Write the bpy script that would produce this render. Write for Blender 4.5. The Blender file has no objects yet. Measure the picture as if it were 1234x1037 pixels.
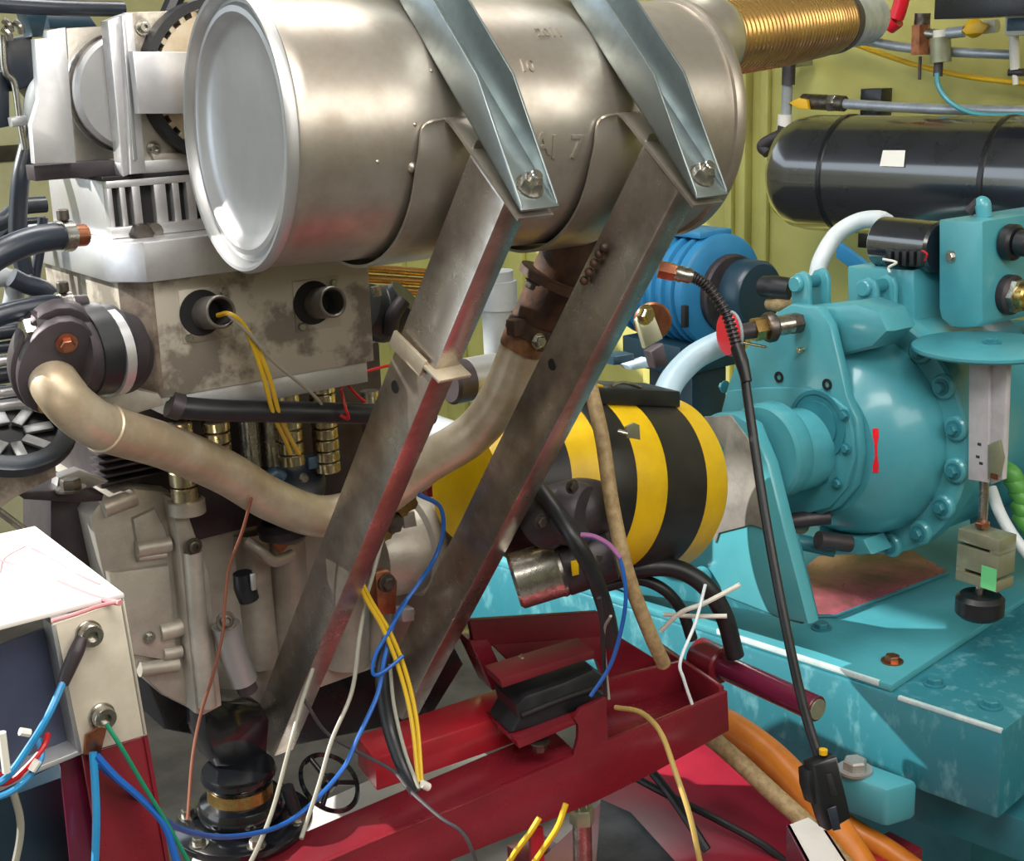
import bpy, bmesh, math, random
from mathutils import Vector as V, Matrix
random.seed(7)
C = bpy.context.scene.collection
sc = bpy.context.scene
pi = math.pi
# ------------------------------------------------------------------ camera
F_PX, CX, CY = 1650.0, 617.0, 518.5
PITCH, ROLL, YAW = math.radians(15.2), math.radians(2.0), math.radians(45)
EYE = V((0, 0, 1.5))
FW = V((math.cos(YAW)*math.cos(PITCH), math.sin(YAW)*math.cos(PITCH), -math.sin(PITCH)))
_r0 = V((math.sin(YAW), -math.cos(YAW), 0)); _u0 = _r0.cross(FW)
RT = _r0*math.cos(ROLL) - _u0*math.sin(ROLL); UP = RT.cross(FW)
cam = bpy.data.cameras.new('camera'); co = bpy.data.objects.new('camera', cam); C.objects.link(co)
cam.sensor_fit = 'HORIZONTAL'; cam.sensor_width = 36.0; cam.lens = F_PX/1234*36.0; cam.clip_start = .02
co.matrix_world = Matrix(((RT.x, UP.x, -FW.x, EYE.x), (RT.y, UP.y, -FW.y, EYE.y), (RT.z, UP.z, -FW.z, EYE.z), (0, 0, 0, 1)))
sc.camera = co
# ------------------------------------------------------------------ world, sun, exposure
w = bpy.data.worlds.new('world'); sc.world = w; w.use_nodes = True
nt = w.node_tree; bg = nt.nodes['Background']
bg.inputs['Color'].default_value = (.80, .90, 1.0, 1); bg.inputs['Strength'].default_value = 2.4
sun = bpy.data.lights.new('sun', 'SUN'); so = bpy.data.objects.new('sun', sun); C.objects.link(so)
sun.energy = 8.0; sun.angle = math.radians(.6); sun.color = (1, .95, .87)
SUN_DIR = V((.50, -.65, -.52)).normalized()
so.rotation_euler = SUN_DIR.to_track_quat('-Z', 'Y').to_euler(); so.location = (-1, 3, 4)
def area(name, loc, target, sx, sy, power, col=(1, 1, 1)):
    l = bpy.data.lights.new(name, 'AREA'); l.shape = 'RECTANGLE'; l.size = sx; l.size_y = sy; l.energy = power; l.color = col
    o = bpy.data.objects.new(name, l); C.objects.link(o); o.location = loc
    o.rotation_euler = (V(target)-V(loc)).to_track_quat('-Z', 'Y').to_euler(); return o
area('fill_light', (.2, .2, 2.55), (1.0, 1.1, 1.2), 1.3, .6, 34, (1, .96, .9))  # added fill for the near side, not a real fitting
area('rear_fill_light', (.9, -1.3, 2.6), (.9, 1.1, 1.1), 2.8, 1.7, 72, (1, .95, .88))  # added front fill from the camera side
area('far_fill_light', (1.15, 1.3, 2.55), (1.6, 1.2, .9), .4, 1.2, 26, (1, .97, .92))  # added fill aimed at the dynamometer cover
vs = sc.view_settings
vs.view_transform = 'Standard'; vs.look = 'None'; vs.gamma = 1; vs.use_curve_mapping = False; vs.exposure = 0.0
# ------------------------------------------------------------------ frames and rays
TH = math.radians(-9)
EX = V((math.cos(TH), math.sin(TH), 0)); EY = V((-math.sin(TH), math.cos(TH), 0)); EZ = V((0, 0, 1))
def e(x, y, z): return EX*x + EY*y + EZ*z           # engine frame -> world
def ray(px, py): return FW + RT*((px-CX)/F_PX) - UP*((py-CY)/F_PX)
def pd(px, py, d): return EYE + ray(px, py)*d
def _hit(px, py, n, c):
    r = ray(px, py); return EYE + r*((c - EYE.dot(n))/r.dot(n))
def px_(px, py, c): return _hit(px, py, EX, c)
def py_(px, py, c): return _hit(px, py, EY, c)
def pz_(px, py, c): return _hit(px, py, EZ, c)
WX, WY = V((1, 0, 0)), V((0, 1, 0))
def wx_(px, py, c): return _hit(px, py, WX, c)
def ec(p): return (p.dot(EX), p.dot(EY), p.z)
# ------------------------------------------------------------------ materials
def lin(c):
    c = c/255.0
    return c/12.92 if c <= .04045 else ((c+.055)/1.055)**2.4
def rgb(t): return tuple(lin(v) for v in t)+(1,)
def mat(name, col, metal=0.0, rough=.5, col2=None, scale=20.0, bump=0.0, bscale=None, coat=0.0, stretch=None, rvar=.08, thr=(.42, .62), emit=None, detail=6):
    m = bpy.data.materials.new(name); m.use_nodes = True
    n = m.node_tree.nodes; l = m.node_tree.links; b = n['Principled BSDF']
    b.inputs['Base Color'].default_value = rgb(col); b.inputs['Metallic'].default_value = metal; b.inputs['Roughness'].default_value = rough
    if coat: b.inputs['Coat Weight'].default_value = coat; b.inputs['Coat Roughness'].default_value = .12
    tc = n.new('ShaderNodeTexCoord'); mp = n.new('ShaderNodeMapping'); l.new(tc.outputs['Object'], mp.inputs['Vector'])
    if stretch: mp.inputs['Scale'].default_value = stretch
    nz = n.new('ShaderNodeTexNoise'); nz.inputs['Scale'].default_value = scale; nz.inputs['Detail'].default_value = detail; nz.inputs['Roughness'].default_value = .62
    l.new(mp.outputs['Vector'], nz.inputs['Vector'])
    if col2 is not None:
        cr = n.new('ShaderNodeValToRGB'); cr.color_ramp.elements[0].position = thr[0]; cr.color_ramp.elements[1].position = thr[1]
        cr.color_ramp.elements[0].color = rgb(col); cr.color_ramp.elements[1].color = rgb(col2)
        l.new(nz.outputs['Fac'], cr.inputs['Fac']); l.new(cr.outputs['Color'], b.inputs['Base Color'])
    if rvar:
        mr = n.new('ShaderNodeMapRange'); mr.inputs['To Min'].default_value = max(.03, rough-rvar); mr.inputs['To Max'].default_value = min(1, rough+rvar)
        mr.inputs['From Min'].default_value = .3; mr.inputs['From Max'].default_value = .7
        l.new(nz.outputs['Fac'], mr.inputs['Value']); l.new(mr.outputs['Result'], b.inputs['Roughness'])
    if bump:
        n2 = n.new('ShaderNodeTexNoise'); n2.inputs['Scale'].default_value = bscale or scale*4; n2.inputs['Detail'].default_value = 4
        l.new(mp.outputs['Vector'], n2.inputs['Vector'])
        bp = n.new('ShaderNodeBump'); bp.inputs['Strength'].default_value = bump; bp.inputs['Distance'].default_value = .002
        l.new(n2.outputs['Fac'], bp.inputs['Height']); l.new(bp.outputs['Normal'], b.inputs['Normal'])
    return m
M = {}
M['silencer'] = mat('silencer steel', (184, 178, 168), .8, .36, (158, 148, 136), 9, .05, 60)
M['cap'] = mat('silencer cap steel', (186, 188, 190), .8, .42, (172, 172, 172), 6, .03, 80)
M['zinc'] = mat('zinc plate', (150, 160, 161), .85, .38, (128, 138, 140), 14, .03, 120)
M['bolt'] = mat('bolt steel', (190, 188, 180), .95, .28, (150, 146, 138), 60)
M['darkbolt'] = mat('dull bolt', (110, 104, 98), .85, .42, (80, 72, 66), 60)
M['strut'] = mat('bare mild steel', (192, 186, 178), .9, .30, (150, 138, 126), 11, .03, 150)
M['sheet'] = mat('sunlit white sheet', (226, 222, 218), 0, .5, (214, 208, 204), 9)  # white carries the sun glare of the plates it covers
M['alu'] = mat('milled aluminium', (214, 214, 216), .75, .38, (196, 196, 200), 18, .02, 200)
M['block'] = mat('block alloy', (190, 183, 170), .5, .5, (132, 124, 114), 15, .06, 160, thr=(.47, .56))
M['blockedge'] = mat('block edge', (150, 138, 124), .6, .5, (112, 98, 88), 40)
M['cast'] = mat('cast alloy', (190, 184, 174), .5, .46, (164, 158, 148), 12, .15, 260)
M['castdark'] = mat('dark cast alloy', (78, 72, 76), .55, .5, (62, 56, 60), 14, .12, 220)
M['stub'] = mat('grey stub tube', (120, 116, 110), .5, .45, (96, 92, 88), 30)
M['pipe'] = mat('exhaust pipe steel', (206, 194, 172), .45, .40, (182, 164, 138), 16, .05, 120)
M['rust'] = mat('rusted steel', (62, 48, 42), .4, .6, (92, 64, 46), 40, .25, 180)
M['heat'] = mat('heat browned pipe', (150, 104, 66), .4, .5, (100, 70, 52), 40)
M['rubber'] = mat('black rubber', (26, 28, 32), 0, .42, (34, 36, 40), 30)
M['hose'] = mat('blue black hose', (38, 46, 58), 0, .35, (30, 36, 46), 30)
M['plastic'] = mat('black plastic', (22, 24, 28), 0, .3)
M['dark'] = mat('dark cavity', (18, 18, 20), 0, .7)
M['teal'] = mat('teal paint', (78, 158, 170), 0, .34, (68, 146, 160), 5, .06, 90, coat=.35)
M['tealworn'] = mat('worn teal paint', (46, 118, 132), 0, .4, (100, 160, 170), 38, .2, 90, thr=(.53, .74), coat=.15, stretch=(1, 1, .5))
M['tealdark'] = mat('dark teal paint', (52, 128, 142), 0, .4, (44, 112, 126), 12, .06, 90)
M['baregrey'] = mat('bare scraped metal', (176, 172, 166), .5, .45, (150, 146, 142), 26, .1, 140)
M['red'] = mat('maroon paint', (122, 30, 42), 0, .3, (104, 24, 36), 7, .05, 110, coat=.3)
M['maroonflat'] = mat('flat maroon paint', (112, 26, 38), 0, .55, (96, 22, 32), 7)
M['glossblack'] = mat('gloss black', (14, 16, 20), 0, .16, (20, 22, 28), 10, coat=.6)
M['navy'] = mat('navy grey panel', (62, 68, 92), 0, .5, (54, 60, 82), 6)
M['pinkreflect'] = mat('pink reflection streak', (214, 150, 152), 0, .5, (200, 120, 126), 12)  # red reflections on the white top put into colour
M['panelalu'] = mat('pale alu panel', (226, 218, 202), .25, .42, (206, 196, 180), 14, .02, 160)
M['edgehighlight'] = mat('edge highlight painted pale', (206, 224, 226), .1, .3, (180, 206, 210), 30)  # pale colour standing in for the sunlit edge highlight
M['redbright'] = mat('lit maroon paint', (176, 34, 48), 0, .34, (150, 28, 40), 7, .04, 110, coat=.3)  # brighter maroon, light on the rear beam put into the colour
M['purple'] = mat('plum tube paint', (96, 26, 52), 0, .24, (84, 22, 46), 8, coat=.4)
M['yellow'] = mat('yellow paint', (226, 186, 14), 0, .42, (208, 168, 16), 10, .04, 120)
M['black'] = mat('black paint', (28, 28, 30), 0, .38, (40, 38, 38), 10, .04, 120)
M['wall'] = mat('olive green wall paint', (186, 182, 104), 0, .6, (166, 160, 88), 3, .04, 40)
M['wallpale'] = mat('pale wall paint', (206, 204, 170), 0, .7, (190, 186, 150), 3)
M['ceil'] = mat('unseen ceiling blocker', (150, 148, 142), 0, .8, (136, 134, 128), 3)
M['concrete'] = mat('grey floor', (92, 88, 86), 0, .75, (70, 66, 64), 5, .1, 60)
M['gold'] = mat('heat tinted bellows', (190, 150, 92), .9, .3, (160, 120, 76), 20)
M['brass'] = mat('brass', (196, 164, 100), .95, .28, (160, 128, 76), 40)
M['brasspale'] = mat('pale brass washers', (205, 196, 168), .95, .24, (180, 168, 136), 40)
M['copper'] = mat('copper', (192, 128, 96), .95, .34, (150, 96, 74), 40)
M['orange'] = mat('orange hose rubber', (206, 122, 36), 0, .42, (190, 108, 30), 20)
M['tan'] = mat('tan braided sleeve', (168, 144, 104), 0, .55, (140, 116, 80), 90, .3, 500)
M['motor'] = mat('blue motor paint', (50, 128, 176), 0, .36, (42, 114, 162), 8, .04, 90)
M['motordark'] = mat('dark blue cover', (34, 62, 78), 0, .34, (30, 54, 70), 8)
M['tank'] = mat('black tank paint', (24, 27, 36), 0, .3, (30, 33, 42), 6, coat=1)
M['tank'].node_tree.nodes['Principled BSDF'].inputs['Coat IOR'].default_value = 2.0
M['label'] = mat('white paper label', (226, 224, 216), 0, .6)
M['conduit'] = mat('steel conduit', (170, 178, 188), .4, .34, (150, 158, 168), 30)
M['greypvc'] = mat('grey pvc', (150, 156, 160), 0, .5, (138, 144, 148), 20)
M['white'] = mat('white hose', (214, 222, 226), 0, .4, (200, 210, 216), 20)
M['paleblue'] = mat('pale blue hose', (178, 206, 222), 0, .42, (166, 196, 214), 20)
M['bluew'] = mat('blue wire', (26, 92, 176), 0, .4)
M['lightblue'] = mat('light blue wire', (40, 132, 186), 0, .4)
M['greenw'] = mat('green wire', (24, 128, 96), 0, .4)
M['yelloww'] = mat('yellow wire', (214, 176, 40), 0, .4)
M['greyw'] = mat('grey wire', (150, 148, 136), 0, .45)
M['brownw'] = mat('brown wire', (124, 74, 56), 0, .45)
M['redw'] = mat('red wire', (190, 24, 34), 0, .4)
M['goldw'] = mat('ochre wire', (176, 150, 84), 0, .45)
M['purplew'] = mat('violet wire', (150, 92, 140), 0, .45)
M['redplastic'] = mat('red plastic', (220, 26, 46), 0, .35)
M['yplastic'] = mat('yellow plastic', (224, 176, 24), 0, .4)
M['green'] = mat('green ribbed hose', (96, 166, 78), 0, .45, (80, 148, 66), 20)
M['column'] = mat('white painted column', (196, 194, 200), .1, .45, (176, 172, 178), 14, .04, 90)
M['celltan'] = mat('load cell alloy', (150, 152, 128), .45, .42, (134, 138, 114), 20)
M['greensticker'] = mat('green sticker', (110, 210, 140), 0, .5)
M['tray'] = mat('oily tray sheet', (176, 92, 108), .2, .3, (92, 64, 60), 7, thr=(.4, .6))
M['floorred'] = mat('red floor plate', (166, 40, 60), 0, .36, (140, 30, 48), 4, coat=.3)
M['ivory'] = mat('ivory plastic', (226, 224, 214), 0, .4)
M['bluemark'] = mat('pale blue cap', (70, 96, 122), 0, .3)
# ------------------------------------------------------------------ mesh builder (world coordinates)
class B:
    def __init__(s): s.bm = bmesh.new()
    def _merge(s, t):
        me = bpy.data.meshes.new('t'); t.to_mesh(me); t.free(); s.bm.from_mesh(me); bpy.data.meshes.remove(me)
    def hexa(s, o, a, b, c, bev=0.0, seg=2):
        """box from corner o and three edge vectors"""
        t = bmesh.new(); o = V(o)
        vs_ = [t.verts.new(o + a*i + b*j + c*k) for k in (0, 1) for j in (0, 1) for i in (0, 1)]
        for f in ((0, 2, 3, 1), (4, 5, 7, 6), (0, 1, 5, 4), (2, 6, 7, 3), (0, 4, 6, 2), (1, 3, 7, 5)): t.faces.new([vs_[i] for i in f])
        if bev: bmesh.ops.bevel(t, geom=list(t.edges), offset=bev, segments=seg, affect='EDGES', profile=.5)
        bmesh.ops.recalc_face_normals(t, faces=t.faces); s._merge(t); return s
    def box(s, x, y, z, bev=0.0, seg=2):            # engine-frame box
        return s.hexa(e(x[0], y[0], z[0]), EX*(x[1]-x[0]), EY*(y[1]-y[0]), EZ*(z[1]-z[0]), bev, seg)
    def wbox(s, x, y, z, bev=0.0):                  # world-frame box
        return s.hexa(V((x[0], y[0], z[0])), WX*(x[1]-x[0]), WY*(y[1]-y[0]), EZ*(z[1]-z[0]), bev)
    def prism(s, pts, ext, bev=0.0, holes=None):
        t = bmesh.new(); n = len(pts); ext = V(ext)
        a = [t.verts.new(p) for p in pts]; b = [t.verts.new(V(p)+ext) for p in pts]
        t.faces.new(a[::-1]); t.faces.new(b)
        for i in range(n): t.faces.new((a[i], a[(i+1) % n], b[(i+1) % n], b[i]))
        bmesh.ops.recalc_face_normals(t, faces=t.faces)
        if bev:
            ed = [x for x in t.edges if x.verts[0] in a and x.verts[1] in a or x.verts[0] in b and x.verts[1] in b]
            bmesh.ops.bevel(t, geom=ed, offset=bev, segments=2, affect='EDGES', profile=.5)
        s._merge(t); return s
    def frame(s, d):
        d = V(d).normalized(); u = d.cross(EZ) if abs(d.z) < .95 else d.cross(EX); u.normalize(); return d, u, d.cross(u)
    def lathe(s, p, d, prof, seg=32, a0=0, a1=2*pi):
        t = bmesh.new(); d, u, v = s.frame(d); rings = []; full = abs(a1-a0-2*pi) < 1e-6
        m = seg if full else seg+1
        for (h, r) in prof:
            c = V(p)+d*h
            if r < 1e-6: rings.append([t.verts.new(c)])
            else: rings.append([t.verts.new(c+(u*math.cos(a0+(a1-a0)*k/seg)+v*math.sin(a0+(a1-a0)*k/seg))*r) for k in range(m)])
        for A, Bq in zip(rings, rings[1:]):
            for k in range(seg):
                k2 = (k+1) % m if full else k+1
                q = [A[k % len(A)], A[k2 % len(A)], Bq[k2 % len(Bq)], Bq[k % len(Bq)]]
                q2 = []
                for x in q:
                    if x not in q2: q2.append(x)
                if len(q2) > 2:
                    try: t.faces.new(q2)
                    except ValueError: pass
        bmesh.ops.recalc_face_normals(t, faces=t.faces); s._merge(t); return s
    def cyl(s, p, d, h, r, seg=28, bev=.0, r2=None):
        r2 = r if r2 is None else r2; b = bev
        pr = [(0, 0), (0, r-b), (b, r), (h-b, r2), (h, r2-b), (h, 0)] if b else [(0, 0), (0, r), (h, r2), (h, 0)]
        return s.lathe(p, d, pr, seg)
    def pipe(s, p, d, h, ro, ri, seg=28, bev=.0):   # open hollow pipe with closed bottom
        b = bev or .0006
        return s.lathe(p, d, [(0, 0), (0, ro), (h-b, ro), (h, ro-b), (h, ri+b), (h-b, ri), (h*.12, ri), (h*.12, 0)], seg)
    def tube(s, pts, r, seg=12, sub=8, smooth=True, caps=True):
        pts = [V(p) for p in pts]; n = len(pts)
        rr = r if isinstance(r, (list, tuple)) else [r]*n
        path = []
        if smooth and n > 2:
            for i in range(n-1):
                p0 = pts[i-1] if i else pts[0]*2-pts[1]; p1, p2 = pts[i], pts[i+1]; p3 = pts[i+2] if i+2 < n else p2*2-p1
                for k in range(sub):
                    q = k/sub
                    path.append((.5*((2*p1)+(p2-p0)*q+(2*p0-5*p1+4*p2-p3)*q*q+(3*p1-p0-3*p2+p3)*q**3), rr[i]+(rr[i+1]-rr[i])*q))
            path.append((pts[-1], rr[-1]))
        else: path = list(zip(pts, rr))
        t = bmesh.new(); rings = []; u = None
        for i, (p, r_) in enumerate(path):
            d = (path[min(i+1, len(path)-1)][0]-path[max(i-1, 0)][0]).normalized()
            if u is None: _, u, _ = s.frame(d)
            u = (u-d*u.dot(d)).normalized(); v = d.cross(u)
            rings.append([t.verts.new(p+(u*math.cos(2*pi*k/seg)+v*math.sin(2*pi*k/seg))*r_) for k in range(seg)])
        for A, Bq in zip(rings, rings[1:]):
            for k in range(seg): t.faces.new((A[k], A[(k+1) % seg], Bq[(k+1) % seg], Bq[k]))
        if caps: t.faces.new(rings[0][::-1]); t.faces.new(rings[-1])
        bmesh.ops.recalc_face_normals(t, faces=t.faces); s._merge(t); return s
    def hexn(s, p, d, r, h):
        pr = [(0, 0), (0, r), (h*.82, r), (h, r*.86), (h, 0)]; return s.lathe(p, d, pr, 6)
    def bolt(s, p, d, r, h=None, washer=True, socket=False):
        d = V(d).normalized(); h = h or r*1.1; p = V(p)
        if washer: s.cyl(p, d, r*.22, r*1.45, 20); p = p+d*r*.22
        if socket: s.lathe(p, d, [(0, 0), (0, r*.95), (h*.9, r*.95), (h, r*.85), (h, r*.5), (h*.4, r*.5), (h*.4, 0)], 18)
        else: s.hexn(p, d, r, h)
        return s
    def sphere(s, c, r, seg=20, sc_=(1, 1, 1)):
        t = bmesh.new(); bmesh.ops.create_uvsphere(t, u_segments=seg, v_segments=seg//2, radius=r)
        for v in t.verts: v.co = V(c)+EX*v.co.x*sc_[0]+EY*v.co.y*sc_[1]+EZ*v.co.z*sc_[2]
        s._merge(t); return s
    def strip(s, path, width_vec, th):
        """bent sheet: polyline path, extruded by width_vec, thickness th along the path's left normal"""
        t = bmesh.new(); wv = V(width_vec); n = len(path); A = []
        for i, p in enumerate(path):
            d = (V(path[min(i+1, n-1)])-V(path[max(i-1, 0)])).normalized(); nn = d.cross(wv).normalized()
            p = V(p); A.append([t.verts.new(q) for q in (p, p+wv, p+wv+nn*th, p+nn*th)])
        for a, b in zip(A, A[1:]):
            for k in range(4): t.faces.new((a[k], a[(k+1) % 4], b[(k+1) % 4], b[k]))
        t.faces.new(A[0][::-1]); t.faces.new(A[-1])
        bmesh.ops.recalc_face_normals(t, faces=t.faces); s._merge(t); return s
    def obj(s, name, m, origin=V((0, 0, 0)), ang=38):
        me = bpy.data.meshes.new(name)
        bmesh.ops.translate(s.bm, verts=s.bm.verts, vec=-V(origin))
        s.bm.to_mesh(me); s.bm.free(); me.materials.append(m)
        me.polygons.foreach_set('use_smooth', [True]*len(me.polygons)); me.set_sharp_from_angle(angle=math.radians(ang))
        o = bpy.data.objects.new(name, me); C.objects.link(o); return o
def _bounds(bs):
    lo = V((1e9,)*3); hi = V((-1e9,)*3)
    for b in bs:
        for v in b.bm.verts:
            for k in range(3): lo[k] = min(lo[k], v.co[k]); hi[k] = max(hi[k], v.co[k])
    return lo, hi
class T:
    """a thing: Empty at its base with parts; part parents may be other parts (one level)"""
    def __init__(s, name, label, cat, group=None): s.a = (name, label, cat, group); s.p = []
    def part(s, name, b, m, parent=None, label=None):
        s.p.append((name, b, m, parent, label)); return len(s.p)-1
    def done(s):
        lo, hi = _bounds([q[1] for q in s.p]); o0 = V(((lo.x+hi.x)/2, (lo.y+hi.y)/2, lo.z))
        r = bpy.data.objects.new(s.a[0], None); C.objects.link(r); r.location = o0; r.empty_display_size = .03
        r['label'] = s.a[1]; r['category'] = s.a[2]
        if s.a[3]: r['group'] = s.a[3]
        obs = []
        for (n, b, m, par, lab) in s.p:
            o = b.obj(n, M[m], o0); o.parent = r if par is None else obs[par]
            if lab: o['label'] = lab
            obs.append(o)
        s.root = r; s.obs = obs; return r
def one(name, b, m, label, cat, group=None, kind=None):
    lo, hi = _bounds([b]); o0 = V(((lo.x+hi.x)/2, (lo.y+hi.y)/2, lo.z))
    o = b.obj(name, M[m], o0); o.location = o0; o['label'] = label; o['category'] = cat
    if group: o['group'] = group
    if kind: o['kind'] = kind
    return o
def struct(name, b, m, parent=None):
    o = b.obj(name, M[m]); 
    if parent: o.parent = parent
    else: o['kind'] = 'structure'
    return o
def copy_thing(root, loc, label=None):
    def rec(o, par):
        c = o.copy(); C.objects.link(c); c.parent = par
        for ch in [q for q in bpy.data.objects if q.parent == o and q != c]: rec(ch, c)
        return c
    r = root.copy(); C.objects.link(r); r.location = loc
    for ch in [q for q in bpy.data.objects if q.parent == root]: rec(ch, r)
    if label: r['label'] = label
    return r
def wire(name, label, pts, r, m, cat='cable', group=None, sub=8, seg=8):
    return one(name, B().tube([pd(*p) for p in pts], r, seg, sub), m, label, cat, group)
# ------------------------------------------------------------------ setting
struct('floor', B().wbox((-4, 4), (-4, 5), (-.05, 0)), 'concrete')
wb = struct('wall_back', B().wbox((3.0, 3.08), (-3, 4.3), (0, 2.7)), 'wall')
def yw(px, py, c=3.0): return wx_(px, py, c).y
# vertical pressed ribs of the panel, each a raised strip
for (a, b_, d) in ((876, 886, .02), (898, 906, .035), (918, 928, .02)):
    y0, y1 = sorted((yw(a, 300), yw(b_, 300)))
    struct('rib', B().wbox((3.0-d, 3.0), (y0, y1), (.0, 2.7), .006), 'wall', wb)
for k in range(7):
    y0 = 2.35+k*.28
    struct('rib', B().wbox((2.975, 3.0), (y0, y0+.09), (0, 2.7), .008), 'wall', wb)
struct('wall_left', B().wbox((-3, 3.0), (4.2, 4.28), (0, 2.0)), 'wallpale')
struct('wall_right_blocker', B().prism([V(p) for p in ((-2.2, -2.6, 0), (3.0, -2.6, 0), (3.0, -2.6, 2.7), (-2.2, -2.6, 2.7))], WY*-.08), 'wallpale')  # unseen side, added to darken the ambient light
struct('wall_front_blocker', B().wbox((-2.3, -2.22), (-2.6, 1.6), (0, 2.7)), 'wallpale')  # unseen side behind the camera, added to hold back ambient light
struct('trim_1', B().wbox((-3, 3.0), (4.185, 4.2), (1.24, 1.29), .004), 'castdark')
ce = struct('ceiling_blocker', B().prism([V(p) for p in ((-2.2, -4, 2.7), (3.1, -4, 2.7), (3.1, 4.3, 2.7), (-.15, 4.3, 2.7), (-.15, 2.75, 2.7), (-2.2, 2.75, 2.7))], EZ*.06), 'ceil')  # unseen slab, its opening cut so sun reaches only chosen parts
# ------------------------------------------------------------------ silencer
SA, SB = pd(287, 160, 1.2), pd(815, 143, 1.455)
SD = (SB-SA).normalized(); SL = (SB-SA).length; SR = .1185
_u = SD.cross(EZ).normalized()           # towards the camera side
_v = _u.cross(SD).normalized()           # up
def sil(t, a, r): return SA+SD*t+(_u*math.cos(a)+_v*math.sin(a))*r
t = T('silencer', 'large stainless steel exhaust silencer drum with dished left end', 'silencer')
b = B().lathe(SA, SD, [(.006, SR-.002), (.012, SR), (.018, SR), (SL-.02, SR), (SL-.02, SR-.004)], 96)
sh = t.part('shell', b, 'silencer')
b = B().lathe(SA, SD, [(.014, 0), (.013, .06), (.010, .088), (.006, .0955), (.0015, .0985), (-.001, .102), (-.0005, .107), (.003, .110), (.003, .1125), (-.002, .1145), (-.006, .1175), (-.0065, .1205), (-.003, .1228), (.003, .1225), (.006, .119), (.008, .112), (.012, .1)], 96)
t.part('end_cap', b, 'cap', None, 'pale dished end plate with rolled rim')
b = B().lathe(SA, SD, [(SL-.024, SR-.002), (SL-.022, SR+.003), (SL-.016, SR+.0045), (SL-.01, SR+.003), (SL-.007, SR-.002), (SL+.004, SR-.012), (SL+.012, .07), (SL+.014, 0)], 96)
t.part('far_end_cap', b, 'silencer')
# rolled seam rings where the straps sit
# outlet collar at the far end, upper
oc = SB+SD*.03+_v*.080+_u*(-.004)
OD = (pd(1000, 27, 1.84)-oc).normalized()
b = B().lathe(oc-OD*.02, OD, [(-.02, .036), (.0, .036), (.012, .042), (.024, .046), (.03, .0475), (.04, .0475), (.046, .043), (.056, .041), (.056, .03)], 48)
t.part('outlet_collar', b, 'silencer')
# inlet stub and flange below
ip = px_(690, 292, .93)
# pressed characters in the shell
def pressed(txt, tt, ang, size, lift=.0004):
    cu = bpy.data.curves.new('t', 'FONT'); cu.body = txt; cu.size = size; cu.extrude = .0011; cu.align_x = 'CENTER'; cu.offset = .0002
    ob = bpy.data.objects.new('t', cu); C.objects.link(ob); dg = bpy.context.evaluated_depsgraph_get()
    me = bpy.data.meshes.new_from_object(ob.evaluated_get(dg)); bpy.data.objects.remove(ob); bpy.data.curves.remove(cu)
    q = B(); q.bm.from_mesh(me); bpy.data.meshes.remove(me)
    bmesh.ops.subdivide_edges(q.bm, edges=[x for x in q.bm.edges if x.calc_length() > size*.3], cuts=2)
    for v in q.bm.verts: v.co = sil(tt+v.co.x, ang+v.co.y/SR, SR+lift+v.co.z)
    return q
def sil_at(px, py):           # parameters (t, angle) of the shell point under a pixel
    r = ray(px, py).normalized(); o = EYE-SA
    rp, op = r-SD*r.dot(SD), o-SD*o.dot(SD)
    a, b2, c = rp.dot(rp), 2*rp.dot(op), op.dot(op)-SR*SR
    k = (-b2-math.sqrt(max(0, b2*b2-4*a*c)))/(2*a); p = EYE+r*k; q = p-SA; tt = q.dot(SD); q -= SD*tt
    return tt, math.atan2(q.dot(_v), q.dot(_u))
for (s_, px, py, sz) in (('2011', 664, 44, .0145), ('1', 602, 82, .017), ('10', 637, 86, .017), ('A', 652, 186, .028), ('1', 666, 190, .03), ('7', 693, 190, .03)):
    tt, an = sil_at(px, py); t.part('pressed_mark', pressed(s_, tt, an, sz), 'silencer', sh)
for (px, py, r) in ((520, 85, .0022), (600, 60, .003), (500, 150, .0022), (497, 202, .005), (455, 195, .0022)):
    tt, an = sil_at(px, py); p = sil(tt, an, SR-.001)
    t.part('weld_spot', B().sphere(p, r, 12), 'silencer', sh)
t.done()
# bellows from silencer outlet to the grey flue pipe
bp = [oc+OD*(.032+.005*k) for k in range(0, 1)]
hl = (pd(1000, 27, 1.84)-oc).length-.03
prof = [(0, .0), (0, .042)]
n = 34
for k in range(n):
    h0 = .004+(hl-.008)*k/n; st = (hl-.008)/n; bl = .0405+.003*math.sin(pi*k/n)
    prof += [(h0, bl-.0022), (h0+st*.3, bl+.0012), (h0+st*.7, bl+.0012)]
prof += [(hl, .041), (hl, 0)]
one('exhaust_bellows', B().lathe(oc+OD*.032, OD, prof, 40), 'gold', 'golden ribbed exhaust bellows leaving the far end of the silencer', 'hose')
t = T('flue_pipe', 'plain grey flue pipe continuing from the golden bellows at the top', 'pipe')
fp = oc+OD*(hl+.034)
t.part('pipe_wall', B().cyl(fp, OD, .16, .038, 40), 'conduit')
t.part('clamp_ring', B().lathe(fp-OD*.004, OD, [(0, .036), (0, .0425), (.022, .0425), (.022, .036)], 40), 'castdark')
t.done()
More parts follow.
